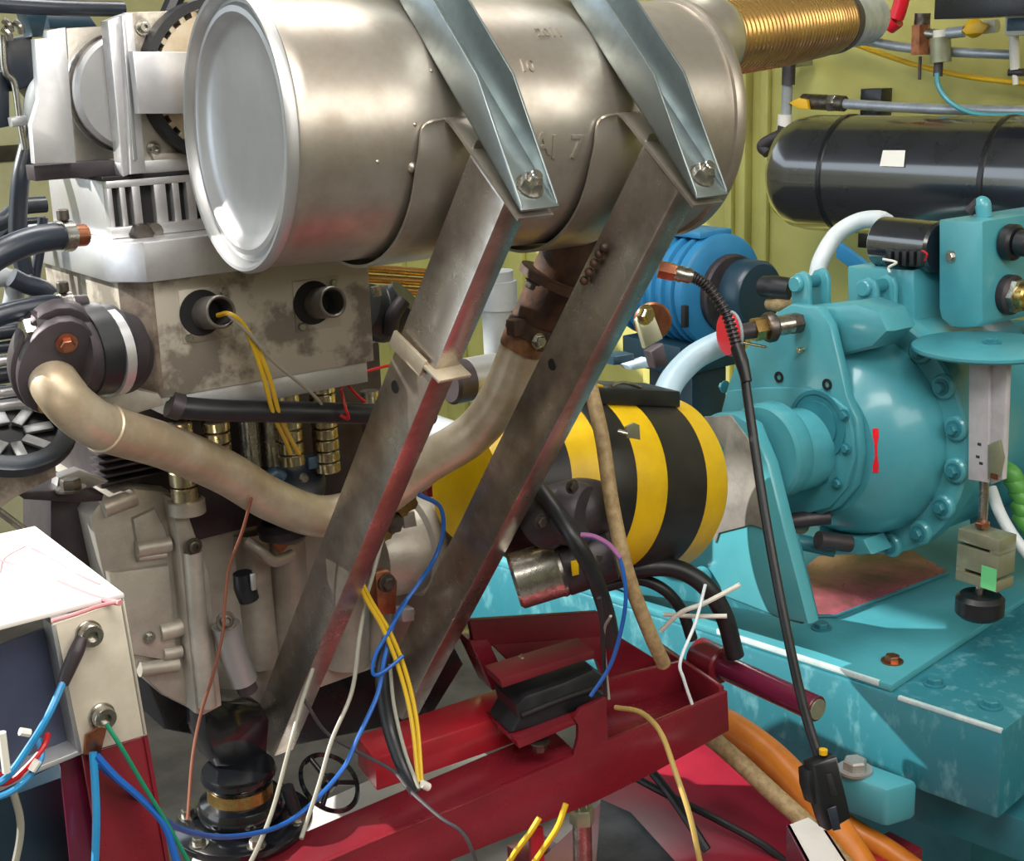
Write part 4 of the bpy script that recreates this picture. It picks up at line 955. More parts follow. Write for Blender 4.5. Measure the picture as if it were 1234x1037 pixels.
t.part('side_flange', B().prism([q[0], q[4], q[4]-EZ*.165, q[0]-EZ*.165], (q[1]-q[0]).normalized()*.005), 'purple')
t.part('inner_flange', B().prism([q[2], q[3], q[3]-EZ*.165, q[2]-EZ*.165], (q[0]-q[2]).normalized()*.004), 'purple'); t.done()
# ------------------------------------------------------------------ aluminium panel box at the lower left
BY = .925
t = T('panel_box', 'sunlit aluminium panel box on a maroon post at the lower left', 'box')
tl, tr_ = py_(-60, 786, BY), py_(150, 722, BY); ztop = tr_.z
def bp_(px, py, o=0): return py_(px, py, BY+o)
b = B().prism([bp_(x, y) for (x, y) in ((64, 752), (150, 722), (178, 885), (98, 909))], EY*.004, .0008); fpl = t.part('front_plate', b, 'panelalu')
tp_ = [V((q.x, q.y, ztop+.001)) for q in (bp_(-60, 790), bp_(150, 721))]
dpt = EY*.20
b = B().prism([tp_[0], tp_[1], tp_[1]+dpt, tp_[0]+dpt], EZ*.004, .001); tpp = t.part('top_plate', b, 'sheet', None, 'white sunlit top plate')
b = B().prism([bp_(150, 722), bp_(178, 885), bp_(178, 885)+dpt, bp_(150, 722)+dpt], -EX*.004, .0008); t.part('side_plate', b, 'alu')
b = B().prism([bp_(x, y, .022) for (x, y) in ((-60, 800), (80, 748), (100, 905), (-60, 985))], EY*.003); t.part('dark_panel', b, 'navy', None, 'dark recessed panel')
b = B().prism([bp_(x, y) for (x, y) in ((-60, 976), (45, 924), (98, 903), (98, 909), (45, 931), (-60, 984))], EY*.022, .0006); t.part('lower_rim', b, 'alu')
b = B().prism([bp_(x, y) for (x, y) in ((62, 753), (68, 751), (100, 906), (94, 909))], EY*.022, .0006); t.part('corner_rim', b, 'cap')
for (x, y) in ((106, 762), (122, 861)):
    c = bp_(x, y); w_ = t.part('spacer_washer', B().cyl(c, -EY, .003, .0098, 28, .0006), 'bolt', fpl)
    t.part('socket_screw', B().lathe(c-EY*.003, -EY, [(0, 0), (0, .0085), (.006, .0085), (.007, .0078), (.007, .0042), (.003, .0042), (.003, 0)], 24), 'bolt', fpl)
for (pts, wd) in ((((-10, 672), (30, 684), (70, 700), (110, 716), (144, 724)), .0022), (((38, 660), (60, 672), (90, 690), (120, 704)), .0016), (((62, 746), (90, 738), (120, 728), (146, 722)), .0016), (((0, 690), (6, 672), (30, 658)), .0012)):
    q = [pz_(x, y, ztop+.0052) for (x, y) in pts]
    t.part('red_reflection_streak', B().tube([p-EZ*wd*.7 for p in q], wd, 8), 'pinkreflect', tpp)  # painted reflections of something red in the glossy top
b = B().prism([bp_(x, y, .002) for (x, y) in ((98, 909), (178, 886), (214, 1090), (414, 2250), (326, 2250), (130, 1090))], EY*.003, .0008); t.part('post_front', b, 'red')
b = B().prism([bp_(x, y, .012) for (x, y) in ((72, 918), (99, 908), (132, 1090), (90, 1090))], EY*.003, .0008); t.part('post_side', b, 'purple')
b = B().prism([bp_(178, 886), bp_(214, 1090), bp_(214, 1090)+EY*.14, bp_(178, 886)+EY*.14], -EX*.003); t.part('post_return', b, 'red')
b = B().prism([bp_(102, 884, -.001), bp_(116, 876, -.0105), bp_(128, 876, -.0105), bp_(120, 909, -.002), bp_(100, 908, -.001)], -EY*.002, .0006); t.part('copper_lug', b, 'copper', None, 'crimped copper cable lug')
t.done()
one('lug_sleeve', B().tube([bp_(99, 768, -.006), bp_(92, 785, -.008), bp_(82, 808, -.008), bp_(76, 824, -.008)], [.0045, .0055, .005, .004], 14), 'castdark', 'dark shrink sleeve of the blue wire on the upper screw of the panel box', 'sleeve')
# ------------------------------------------------------------------ starter motor in front of the guard
t = T('starter_motor', 'dark starter motor with bare steel body in front of the striped guard', 'motor')
s0, s1_ = py_(648, 692, 1.22), py_(745, 662, 1.17); sd = (s1_-s0).normalized()
sb = t.part('steel_body', B().lathe(s0, sd, [(-.03, 0), (-.03, .03), (-.026, .034), (.022, .034), (.026, .0355), (.030, .034), (.03, 0)], 36), 'bolt')
t.part('field_housing', B().lathe(s0+sd*.03, sd, [(0, .02), (0, .034), (.002, .0355), (.06, .034), (.065, .028), (.065, 0)], 36), 'castdark')
t.part('yellow_tag', B().prism(out([(688, 676), (697, 674), (698, 692), (690, 694)], 1.165), EY*.001, .0003), 'yellow')
b = B().tube([py_(650, 632, 1.215), py_(665, 622, 1.20), py_(700, 612, 1.19), (py_(722, 612, 1.19))], [.034, .036, .036, .032], 26); nh = t.part('nose_housing', b, 'castdark')
t.part('nose_cap', B().lathe(py_(700, 620, 1.17), (EX*.4-EY*.9).normalized(), [(-.02, .038), (0, .038), (.008, .034), (.010, .02), (.010, 0)], 32), 'castdark', nh)
for (x, y, yy) in ((651, 628, 1.168), (689, 586, 1.155)): t.part('housing_bolt', B().bolt(py_(x, y, yy), -EY, .006, .005), 'darkbolt', nh)
t.part('end_terminal', B().tube([py_(722, 668, 1.16), py_(722, 678, 1.16)], .006, 12), 'darkbolt')
t.done()
# ------------------------------------------------------------------ blue electric motor on the wall side
t = T('electric_motor', 'blue ribbed electric motor with dark end cover behind the farther strut', 'motor')
mcx = pd(872, 350, 2.5)
def mr(a): return mcx+EY*a
body = t.part('motor_body', B().lathe(mcx, EY, [(0, .05), (0, .096), (.004, .103), (.02, .104), (.02, .098), (.24, .098), (.24, 0)], 48), 'motor')
for k in range(7): t.part('cooling_rib', B().lathe(mr(.026+.026*k), EY, [(0, .097), (.002, .106), (.010, .106), (.012, .097)], 48), 'motor', body)
c2 = mcx+EX*.012-EZ*.006
ec_ = t.part('end_ring', B().lathe(c2+EY*.002, -EY, [(0, .04), (0, .072), (.012, .072), (.016, .068), (.016, 0)], 44), 'castdark')
t.part('end_cover', B().lathe(c2-EY*.012+EX*.022, -EY, [(0, .0), (0, .062), (.04, .062), (.048, .056), (.05, .04), (.05, 0)], 44), 'motordark')
t.part('vent_slot', B().hexa(pd(820, 368, 2.44), EX*.012, -EY*.01, -EZ*.04, .002), 'dark')
t.part('top_pad', B().hexa(mr(.01)+EZ*.098-EX*.05, EX*.08, EY*.08, EZ*.012, .002), 'motor')
t.part('mount_foot', B().hexa(mcx+EX*-.09-EZ*.15+EY*.02, EX*.17, EY*.16, EZ*.055, .003), 'motordark')
t.part('stand_post', B().hexa(V((mcx.x, mcx.y, .6395))+EX*-.05+EY*.03, EX*.09, EY*.12, EZ*(mcx.z-.6395-.151), .004), 'motordark')
t.done()
t = T('cam_lever', 'pale lever bracket with round bolt beside the blue motor', 'lever')
lx_ = 1.05
t.part('brown_washer', B().cyl(pd(786, 386, 1.72), (-EX*.6-EY*.8), .008, .024, 28, .002), 'copper')
t.part('arm', B().prism([pd(x, y, 1.69) for (x, y) in ((768, 386), (784, 366), (800, 408), (778, 420))], EY*.008, .002), 'celltan')
t.part('lever_bolt', B().bolt(pd(777, 379, 1.68), -EY, .009, .008), 'brasspale')
t.part('dark_pin', B().prism([pd(x, y, 1.71) for (x, y) in ((784, 424), (800, 414), (806, 440), (790, 444))], EY*.015, .002), 'castdark')
t.done()
t = T('small_blue_clamp', 'small blue clamp block on top of the striped guard', 'clamp')
t.part('block', B().prism([pd(x, y, 1.78) for (x, y) in ((738, 430), (764, 426), (766, 438), (740, 440))], EY*.03, .001), 'motordark')
t.part('pale_jaw', B().prism([pd(x, y, 1.77) for (x, y) in ((756, 440), (784, 432), (790, 442), (762, 446))], EY*.02, .002), 'paleblue'); t.done()
one('motor_cable_gland', B().tube([pd(920, 345, 2.3), pd(934, 346, 2.28), pd(954, 348, 2.26)], [.018, .02, .018], 16), 'rubber', 'black cable gland between the blue motor and the teal lugs', 'gland')
one('rag_bundle', B().tube([pd(926, 366, 2.3), pd(940, 366, 2.28), pd(956, 362, 2.27)], [.010, .014, .010], 12), 'tan', 'tan wrapped pipe stub just under the black cable gland', 'pipe')
one('pale_blue_hose', B().tube([pd(800, 480, 2.0), pd(812, 456, 2.02), pd(836, 431, 2.04), pd(866, 415, 2.04), pd(884, 410, 2.04)], .0195, 18), 'paleblue', 'pale blue curved hose below the red disc', 'hose')
# red disc valve with its fittings going into the cover
t = T('disc_valve', 'red round valve disc with brass and steel fittings into the teal cover', 'valve')
rd = pd(880, 402, 1.96); rn = (-EX*.95+EY*.3).normalized()
t.part('red_disc', B().lathe(rd, rn, [(0, 0), (0, .030), (.004, .0315), (.007, .030), (.008, .024), (.006, 0)], 40), 'redplastic')
t.part('grey_back', B().lathe(rd-rn*.004, rn, [(0, 0), (0, .033), (.004, .033), (.004, 0)], 40), 'greypvc')
ax = (pd(966, 388, 1.99)-rd).normalized()
t.part('stem', B().cyl(rd+ax*.004, ax, .05, .012, 20), 'castdark')
t.part('brass_hex', B().hexn(rd+ax*.036, ax, .0175, .022), 'brass')
t.part('coupling_ring', B().lathe(rd+ax*.056, ax, [(0, .0), (0, .020), (.004, .022), (.012, .022), (.016, .018), (.016, 0)], 28), 'darkbolt')
t.part('steel_sleeve', B().cyl(rd+ax*.07, ax, .03, .0145, 24, .002), 'bolt')
t.part('end_hex', B().hexn(rd+ax*.094, ax, .0155, .02), 'darkbolt')
t.part('handle_strip', B().hexa(rd+ax*.02-EZ*.018, ax*.035-EZ*.012, EX*.006, EZ*.003, .0006), 'brasspale')
t.done()
# ------------------------------------------------------------------ oxygen sensor cable hanging from the pipe
t = T('sensor_cable', 'black sensor cable with brass probe, coiled sleeve and hanging plug', 'cable')
p0, p1 = pd(798, 325, 1.50), pd(820, 330, 1.50); sdx = (p1-p0).normalized()
t.part('brass_probe', B().hexn(p0-sdx*.004, sdx, .0105, .019), 'copper')
t.part('steel_collar', B().lathe(p0+sdx*.014, sdx, [(0, 0), (0, .0085), (.006, .0095), (.01, .008), (.016, .009), (.02, .007), (.02, 0)], 20), 'bolt')
cp = [pd(834, 333, 1.50), pd(848, 341, 1.50), pd(862, 357, 1.50), pd(876, 380, 1.50), pd(884, 404, 1.495), pd(890, 424, 1.49)]
t.part('core', B().tube(cp, .0045, 10), 'rubber')
# spiral sleeve: rings along the curve
def samp(pts, n):
    o = []
    for i in range(n):
        u = i/(n-1)*(len(pts)-1); k = min(int(u), len(pts)-2); q = u-k
        p0_, p1_, p2_, p3_ = pts[max(k-1, 0)], pts[k], pts[k+1], pts[min(k+2, len(pts)-1)]
        o.append(.5*((2*p1_)+(p2_-p0_)*q+(2*p0_-5*p1_+4*p2_-p3_)*q*q+(3*p1_-p0_-3*p2_+p3_)*q**3))
    return o
ss = samp(cp, 24); b = B()
for i in range(len(ss)-1):
    d = (ss[i+1]-ss[i]).normalized(); b.lathe(ss[i], d, [(-.0014, .0045), (-.0006, .0066), (.0012, .0066), (.002, .0045)], 14)
t.part('coiled_sleeve', b, 'castdark')
t.part('boot', B().tube([pd(888, 418, 1.49), pd(894, 436, 1.485), pd(900, 460, 1.48)], [.0075, .0075, .0058], 14), 'rubber')
t.part('lead', B().tube([pd(896, 444, 1.485), pd(904, 500, 1.48), pd(922, 620, 1.46), pd(945, 745, 1.44), pd(968, 850, 1.43), pd(988, 915, 1.42)], .0052, 14), 'rubber')
t.part('yellow_mark', B().cyl(pd(992, 908, 1.413), EZ, .005, .0045, 12), 'yplastic')
t.part('plug_body', B().prism([pd(x, y, 1.405) for (x, y) in ((982, 922), (1010, 912), (1027, 986), (1000, 1002), (990, 972))], EY*.018, .003), 'plastic')
t.part('plug_latch', B().prism([pd(x, y, 1.41) for (x, y) in ((975, 930), (986, 925), (996, 962), (982, 970), (976, 950))], EY*.016, .002), 'plastic')
t.part('plug_window', B().prism([pd(x, y, 1.403) for (x, y) in ((996, 934), (1002, 932), (1010, 958), (1004, 960))], EY*.004, .0006), 'dark')
t.part('plug_tail', B().prism([pd(x, y, 1.403) for (x, y) in ((996, 974), (1006, 970), (1012, 998), (1003, 1000))], -EY*.002, .0006), 'hose')
t.done()
# ------------------------------------------------------------------ black pressure tank and pipework on the back wall
TX = 2.70
tc_ = wx_(1000, 209, TX); ye = wx_(944, 209, TX).y
t = T('pressure_tank', 'long black pressure tank on the olive wall with white label', 'tank')
tc_.y = ye; TR = .127
b = B().lathe(tc_, -WY, [(0, 0), (.0, .055), (.008, .085), (.024, .108), (.05, .122), (.085, TR), (1.7, TR), (1.7, 0)], 64); tk = t.part('shell', b, 'tank')
for px in (990, 1184):
    h = ye-wx_(px, 209, TX-.1).y
    t.part('weld_seam', B().lathe(tc_, -WY, [(h, TR-.001), (h+.003, TR+.003), (h+.012, TR+.003), (h+.015, TR-.001)], 64), 'plastic', tk)
lc = []
for (x, y) in ((1064, 181), (1091, 181), (1089, 201), (1060, 200)):
    r = ray(x, y).normalized(); o = EYE-tc_; rp, op = r-WY*r.y, o-WY*o.y
    a, b2, c = rp.dot(rp), 2*rp.dot(op), op.dot(op)-(TR+.003)**2; k = (-b2-math.sqrt(b2*b2-4*a*c))/(2*a); lc.append(EYE+r*k)
t.part('paper_label', B().prism(lc, (EYE-lc[0]).normalized()*.0006), 'label', tk)
for yy in (ye-.22, ye-.9):
    t.part('wall_bracket', B().wbox((TX, 2.99), (yy-.02, yy+.02), (tc_.z-.03, tc_.z+.03), .003), 'plastic')
t.done()
def wallbox(name, label, cat, x0, y0, x1, y1, X, dep_, m):
    a, c = wx_(x0, y0, X), wx_(x1, y1, X)
    return one(name, B().wbox((X, X+dep_), tuple(sorted((a.y, c.y))), tuple(sorted((a.z, c.z))), .002), m, label, cat)
wallbox('black_clip', 'small black box on the wall just above the pressure tank', 'box', 1037, 107, 1061, 146, 2.95, .05, 'plastic')
wallbox('black_junction_box', 'small black box on the wall below the pressure tank', 'box', 1034, 276, 1057, 300, 2.95, .05, 'plastic')
wallbox('dark_cabinet', 'dark cabinet underside at the top right corner', 'cabinet', 1128, -40, 1260, 17, 2.6, .15, 'plastic')
def wtube(pts, X, r, seg=12): return B().tube([wx_(x, y, X) for (x, y) in pts], r, seg)
one('upper_conduit', wtube([(985, 44), (1040, 49), (1090, 57), (1140, 62), (1225, 66)], 2.86, .0105, 14), 'conduit', 'upper steel conduit running along the wall below the flue pipe', 'pipe')
one('lower_conduit', wtube([(1016, 125), (1080, 129), (1150, 132), (1260, 134)], 2.86, .0115, 14), 'conduit', 'lower steel conduit running just above the pressure tank', 'pipe')
one('yellow_air_hose', wtube([(1000, 42), (1060, 64), (1110, 80), (1170, 93), (1260, 103)], 2.93, .0058, 10), 'yplastic', 'thin yellow air hose sloping along the wall', 'hose')
one('teal_air_tube', wtube([(1129, 88), (1131, 104), (1144, 122), (1168, 135), (1200, 139), (1260, 137)], 2.82, .0055, 10), 'teal', 'thin teal air tube curving down from the filter regulator', 'hose')
t = T('ball_valve', 'yellow handled ball valve on the left end of the lower conduit', 'valve')
t.part('body', wtube([(968, 122), (985, 123), (1003, 124), (1018, 125)], 2.86, .018, 16), 'darkbolt')
t.part('hex_nut', B().hexn(wx_(1000, 124, 2.86), -WY, .021, .02), 'bolt')
t.part('yellow_handle', B().prism([wx_(x, y, 2.83) for (x, y) in ((950, 124), (962, 118), (972, 120), (974, 132), (962, 131))], WX*.012, .002), 'yplastic'); t.done()
t = T('vertical_feed_pipe', 'vertical grey feed pipe with elbow left of the pressure tank', 'pipe')
t.part('pipe', wtube([(950, 66), (949, 100), (947, 152)], 2.84, .0125, 16), 'greypvc')
t.part('dark_union', wtube([(951, 70), (950, 102)], 2.835, .016, 12), 'castdark')
t.part('lower_collar', wtube([(946, 138), (945, 156)], 2.838, .017, 16), 'label')
t.part('elbow', wtube([(945, 152), (942, 162), (930, 168), (919, 176), (926, 184)], 2.83, .015, 14), 'castdark')
t.part('pipe_clip', B().prism([wx_(x, y, 2.87) for (x, y) in ((934, 72), (952, 70), (952, 80), (936, 82))], WX*.1, .002), 'celltan'); t.done()
t = T('brass_drain_valve', 'brown brass drain valve hanging on the upper conduit', 'valve')
t.part('body', wtube([(1110, 30), (1109, 66)], 2.83, .021, 6), 'copper')
t.part('cap', wtube([(1112, 16), (1111, 30)], 2.83, .017, 16), 'darkbolt')
t.part('drain_pin', wtube([(1109, 68), (1108, 96)], 2.83, .0035, 8), 'castdark'); t.done()
t = T('filter_regulator', 'grey filter regulator with white cap right of the brass drain valve', 'regulator')
t.part('bowl', wtube([(1133, 45), (1134, 75)], 2.83, .022, 20), 'celltan')
t.part('white_cap', wtube([(1134, 36), (1134, 46)], 2.83, .017, 16), 'ivory')
t.part('side_port', wtube([(1116, 40), (1130, 42)], 2.83, .012, 14), 'bolt')
t.part('stem', wtube([(1131, 75), (1130, 92)], 2.83, .010, 12), 'castdark')
t.part('pipe_nipple', wtube([(1142, 40), (1162, 38)], 2.83, .012, 14), 'conduit'); t.done()
t = T('yellow_tap', 'yellow tap on the pipe right of the filter regulator', 'valve')
t.part('body', B().sphere(wx_(1174, 34, 2.82), .02, 18), 'yplastic')
t.part('lever', B().prism([wx_(x, y, 2.80) for (x, y) in ((1158, 36), (1178, 24), (1190, 32), (1184, 40), (1164, 42))], WX*.014, .003), 'yplastic')
t.part('nipple', wtube([(1184, 33), (1202, 31)], 2.83, .014, 14), 'ivory'); t.done()
t = T('white_gauge', 'white box gauge on a white post at the upper right edge', 'gauge')
a, c = wx_(1211, 18, 2.80), wx_(1250, 42, 2.80)
g_ = t.part('housing', B().wbox((2.80, 2.86), tuple(sorted((a.y, c.y))), tuple(sorted((a.z, c.z))), .004), 'ivory')
a, c = wx_(1214, 22, 2.798), wx_(1250, 36, 2.798)
t.part('display', B().wbox((2.797, 2.80), tuple(sorted((a.y, c.y))), tuple(sorted((a.z, c.z))), .0005), 'bluemark', g_)
t.part('post', wtube([(1222, 42), (1223, 84)], 2.83, .010, 14), 'ivory')
t.part('base_clip', wtube([(1216, 87), (1234, 87)], 2.83, .008, 10), 'castdark')
t.part('tip', wtube([(1223, 88), (1224, 102)], 2.83, .006, 10), 'ivory'); t.done()
t = T('red_valve_handle', 'red lever handle above the upper conduit', 'handle')
t.part('grip', wtube([(1088, -6), (1084, 10), (1080, 22)], 2.80, .017, 14), 'redplastic')
t.part('hub', wtube([(1080, 22), (1070, 30)], 2.81, .022, 14), 'redplastic')
t.part('bar', wtube([(1074, 26), (1058, 28), (1046, 34)], 2.81, .009, 12), 'redplastic')
t.part('stem', wtube([(1052, 30), (1052, 46)], 2.82, .014, 14), 'castdark'); t.done()
# green ribbed hose and off-white pipe behind the load cell
for k in range(5):
    pass
t = T('green_ribbed_hose', 'bright green ribbed hose bundle at the right edge behind the load cell', 'hose')
gp = [pd(1216, 600, 2.05), pd(1226, 572, 2.05), pd(1244, 562, 2.05)]
for k, (x, y) in enumerate(((1216, 566), (1222, 580), (1228, 594), (1230, 610), (1232, 624))):
    t.part('hose_fold', B().tube([pd(x-6, y-4, 2.02), pd(x+4, y+6, 2.01), pd(x+16, y+26, 2.02)], [.011, .014, .011], 14), 'green')
t.done()
one('off_white_pipe', B().tube([pd(1194, 588, 1.98), pd(1206, 620, 1.96), pd(1224, 650, 1.94), pd(1246, 676, 1.92)], .0085, 14), 'white', 'off-white pipe slanting down behind the load cell to the right edge', 'pipe')
# ------------------------------------------------------------------ hoses and wires
def wy(name, label, pts, r, m, cat='wire', group=None, seg=8):
    return one(name, B().tube([py_(*p) for p in pts], r, seg, 8), m, label, cat, group)
wire('tan_braided_hose', 'tan braided hose running down in front of the striped guard', [(706, 440, 1.62), (714, 476, 1.60), (726, 530, 1.58), (738, 610, 1.57), (756, 690, 1.57), (782, 760, 1.60), (800, 800, 1.63)], .0088, 'tan', 'hose', None, 10, 14)
wire('black_starter_cable', 'thick black cable curving down over the starter motor', [(640, 575, 1.60), (662, 604, 1.56), (690, 646, 1.53), (714, 690, 1.54), (730, 735, 1.57), (738, 775, 1.60)], .0098, 'rubber', 'cable', None, 10, 14)
wire('black_looped_hose', 'black hose looping under the right end of the striped guard', [(700, 692, 1.80), (756, 686, 1.80), (810, 684, 1.80), (848, 704, 1.80), (872, 740, 1.81), (886, 790, 1.83)], .0125, 'rubber', 'hose', None, 10, 14)
wire('second_looped_hose', 'thinner black hose looping inside the first under the striped guard', [(730, 706, 1.82), (768, 698, 1.82), (800, 710, 1.82), (822, 736, 1.83), (834, 770, 1.84)], .008, 'rubber', 'hose', None, 10, 12)
wire('orange_hose', 'thick orange hose passing under the frame corner towards the bottom right', [(850, 862, 2.05), (884, 878, 2.0), (930, 912, 1.95), (972, 956, 1.9), (1010, 1004, 1.86), (1046, 1060, 1.84)], .0235, 'orange', 'hose', None, 10, 18)
wire('pale_orange_hose', 'paler tan orange hose running left of the thick orange hose', [(840, 875, 1.95), (880, 908, 1.90), (930, 954, 1.86), (980, 1000, 1.83), (1030, 1055, 1.80)], .0125, 'tan', 'hose', None, 10, 16)
wire('second_orange_hose', 'orange hose below the hanging plug at the bottom right', [(990, 972, 1.98), (1030, 1000, 1.95), (1070, 1024, 1.93), (1120, 1060, 1.9)], .016, 'orange', 'hose', None, 10, 16)
# left side hoses
def hose_clamped(name, label, pts, r, clamp, m='hose'):
    t = T(name, label, 'hose')
    P3 = [py_(*p) for p in pts]; t.part('hose', B().tube(P3, r, 18, 10), m)
    if clamp:
        d = (P3[-1]-P3[-2]).normalized(); c = P3[-1]-d*.012
        k = t.part('clamp_band', B().lathe(c, d, [(0, r-.001), (0, r+.002), (.012, r+.002), (.012, r-.001)], 24), 'bolt')
        t.part('clamp_screw', B().cyl(c+d*.006+EZ*(r+.002)-EY*.003, EZ, .010, .0055, 14, .001), 'darkbolt', k)
        t.part('union', B().cyl(c+d*.014, d, .014, r*.82, 20), clamp)
    t.done()
hose_clamped('upper_coolant_hose', 'black coolant hose with silver clamp entering the head plate from the left', [(-30, 326, 1.24), (0, 306, 1.24), (35, 291, 1.245), (66, 285, 1.25), (84, 284, 1.255)], .0125, 'copper')
hose_clamped('lower_coolant_hose', 'black coolant hose with clamp just above the dark outlet housing', [(-30, 396, 1.25), (0, 380, 1.25), (40, 370, 1.25), (70, 367, 1.25), (84, 366, 1.252)], .0095, 'castdark')
wy('vertical_black_hose', 'upright black hose left of the slotted cover', [(40, 120, 1.46), (36, 165, 1.45), (26, 210, 1.44), (22, 250, 1.44), (22, 290, 1.44), (30, 330, 1.44)], .0092, 'hose', 'hose', None, 14)
wy('second_upright_hose', 'thinner upright black hose beside the engine block left edge', [(52, 262, 1.45), (48, 300, 1.45), (42, 340, 1.45), (44, 380, 1.45)], .0055, 'hose', 'hose', None, 12)
wy('grey_bent_tube', 'grey bent tube elbow at the left edge below the coolant hose', [(-20, 338, 1.36), (8, 334, 1.36), (18, 346, 1.36), (12, 380, 1.36), (8, 400, 1.36)], .0095, 'greypvc', 'pipe', None, 14)
wy('blue_elbow', 'dark blue elbow fitting at the left of the engine block', [(14, 334, 1.33), (30, 342, 1.33), (50, 348, 1.33), (66, 362, 1.33)], .0095, 'hose', 'fitting', None, 14)
for k, (y, rr, m, lb) in enumerate(((400, .007, 'hose', 'black hose at the left edge, first below the lower coolant hose'), (418, .006, 'hose', 'thin black hose at the left edge beside the outlet housing'), (434, .0055, 'alu', 'silver tube at the left edge behind the outlet housing'), (452, .008, 'hose', 'black hose at the left edge above two silver tubes'), (472, .0058, 'alu', 'upper of two silver tubes at the left edge below the housing'), (488, .0058, 'alu', 'lower of two silver tubes at the left edge below the housing'))):
    wy('side_tube', lb, [(-30, y+6, 1.34), (0, y+1, 1.335), (30, y-2, 1.33), (52, y+3, 1.325)], rr, m, 'pipe', 'tubes at the left edge', 12)
for k, (y0, y1, X, lb) in enumerate(((268, 246, 1.7, 'black hose crossing behind the upright hose, upper of three'), (290, 270, 1.72, 'black hose crossing behind the upright hose, middle of three'), (312, 292, 1.74, 'black hose crossing behind the upright hose, lowest of three'))):
    wy('rear_hose', lb, [(-30, y0+6, X), (0, y0, X), (25, y1+4, X), (55, y1, X)], .010, 'hose', 'hose', 'hoses behind the upright hose', 14)
t = T('alternator_fan', 'black ring fan with pale blades at the left edge under the pipe flange', 'fan')
fc3 = py_(12, 524, 1.34); fnn = (EZ*.86-EY*.5).normalized()
t.part('outer_ring', B().lathe(fc3, fnn, [(0, .044), (0, .060), (.004, .062), (.012, .062), (.014, .058), (.014, .044)], 48), 'hose')
t.part('inner_disc', B().lathe(fc3-fnn*.012, fnn, [(0, 0), (0, .046), (.01, .046), (.01, 0)], 40), 'rubber')
_, fu, fv = B().frame(fnn)
for k in range(8):
    a = k*pi/4; u = fu*math.cos(a)+fv*math.sin(a); v = -fu*math.sin(a)+fv*math.cos(a)
    t.part('blade', B().hexa(fc3+u*.014-v*.005, u*.028, v*.011, fnn*.004, .0008), 'cap')
t.done()
wy('grey_tray', 'x', [(0, 0, 1.3), (1, 1, 1.3)], .001, 'alu') if False else None
one('pale_guard_sheet', B().prism(out([(-40, 556), (66, 544), (68, 574), (20, 598), (-40, 640)], 1.33), EY*.003, .0006), 'block', 'plain grey guard sheet at the left edge below the ring fan', 'plate')
# wires, engine side
wy('brown_sensor_wire', 'thin brown wire hanging from the exhaust pipe over the gearbox', [(303, 600, 1.31), (292, 640, 1.33), (276, 684, 1.35), (271, 725, 1.35), (268, 765, 1.35), (256, 815, 1.36), (242, 860, 1.37), (232, 912, 1.35), (226, 988, 1.30)], .0018, 'brownw')
wy('blue_main_wire', 'long blue wire sweeping past the engine foot to the panel box post', [(505, 596, 1.30), (530, 610, 1.30), (534, 640, 1.30), (524, 672, 1.30), (505, 702, 1.28), (478, 742, 1.27), (464, 790, 1.26), (455, 836, 1.25), (430, 891, 1.23), (412, 928, 1.22), (369, 974, 1.2), (329, 998, 1.18), (271, 1008, 1.12), (214, 997, 1.02), (170, 962, .93), (116, 918, .914)], .0027, 'bluew')
wy('blue_loop_wire', 'blue wire making a small loop beside the yellow pair', [(491, 722, 1.262), (470, 758, 1.258), (452, 790, 1.255), (450, 812, 1.252), (464, 808, 1.25), (486, 790, 1.25)], .0022, 'bluew')
wy('yellow_wire', 'yellow wire hanging between the struts, left of a pair', [(426, 684, 1.27), (439, 718, 1.265), (462, 758, 1.26), (482, 810, 1.25), (496, 868, 1.23), (504, 942, 1.2)], .0027, 'yelloww', 'wire', 'pair of yellow wires')
wy('yellow_wire', 'yellow wire hanging between the struts, right of a pair', [(430, 688, 1.275), (446, 722, 1.27), (470, 762, 1.262), (489, 810, 1.252), (502, 868, 1.232), (508, 940, 1.202)], .0027, 'yelloww', 'wire', 'pair of yellow wires')
wy('grey_lead', 'pale grey lead running from the nearer strut down to the bottom edge', [(377, 806, 1.33), (363, 848, 1.30), (348, 903, 1.27), (329, 974, 1.2), (311, 1020, 1.16), (296, 1050, 1.13)], .0025, 'greyw')
wy('grey_fitting_lead', 'grey lead hanging from the brass fittings between the struts', [(463, 640, 1.31), (450, 690, 1.29), (441, 722, 1.28), (433, 769, 1.27), (424, 833, 1.26), (400, 891, 1.24), (384, 946, 1.21), (363, 1010, 1.17)], .0025, 'greyw')
wy('grey_low_lead', 'dull grey lead crossing over the front plate of the frame', [(366, 842, 1.31), (393, 882, 1.29), (432, 906, 1.26), (473, 928, 1.22), (494, 952, 1.18), (530, 984, 1.12), (560, 1006, 1.09), (578, 1050, 1.07)], .0022, 'castdark')
t = T('black_loom', 'thick black wiring loom with a grey stripe ending at the front plate', 'cable')
t.part('sheath', B().tube([py_(*p) for p in ((470, 770, 1.29), (462, 812, 1.28), (470, 873, 1.26), (488, 926, 1.22), (504, 954, 1.2))], .0098, 14, 8), 'rubber')
t.part('grey_core', B().tube([py_(*p) for p in ((470, 800, 1.266), (475, 850, 1.25), (488, 905, 1.218), (505, 950, 1.188))], .0022, 8, 8), 'greyw')
t.part('end_ferrule', B().tube([py_(508, 944, 1.195), py_(516, 948, 1.195)], .005, 10), 'ivory'); t.done()
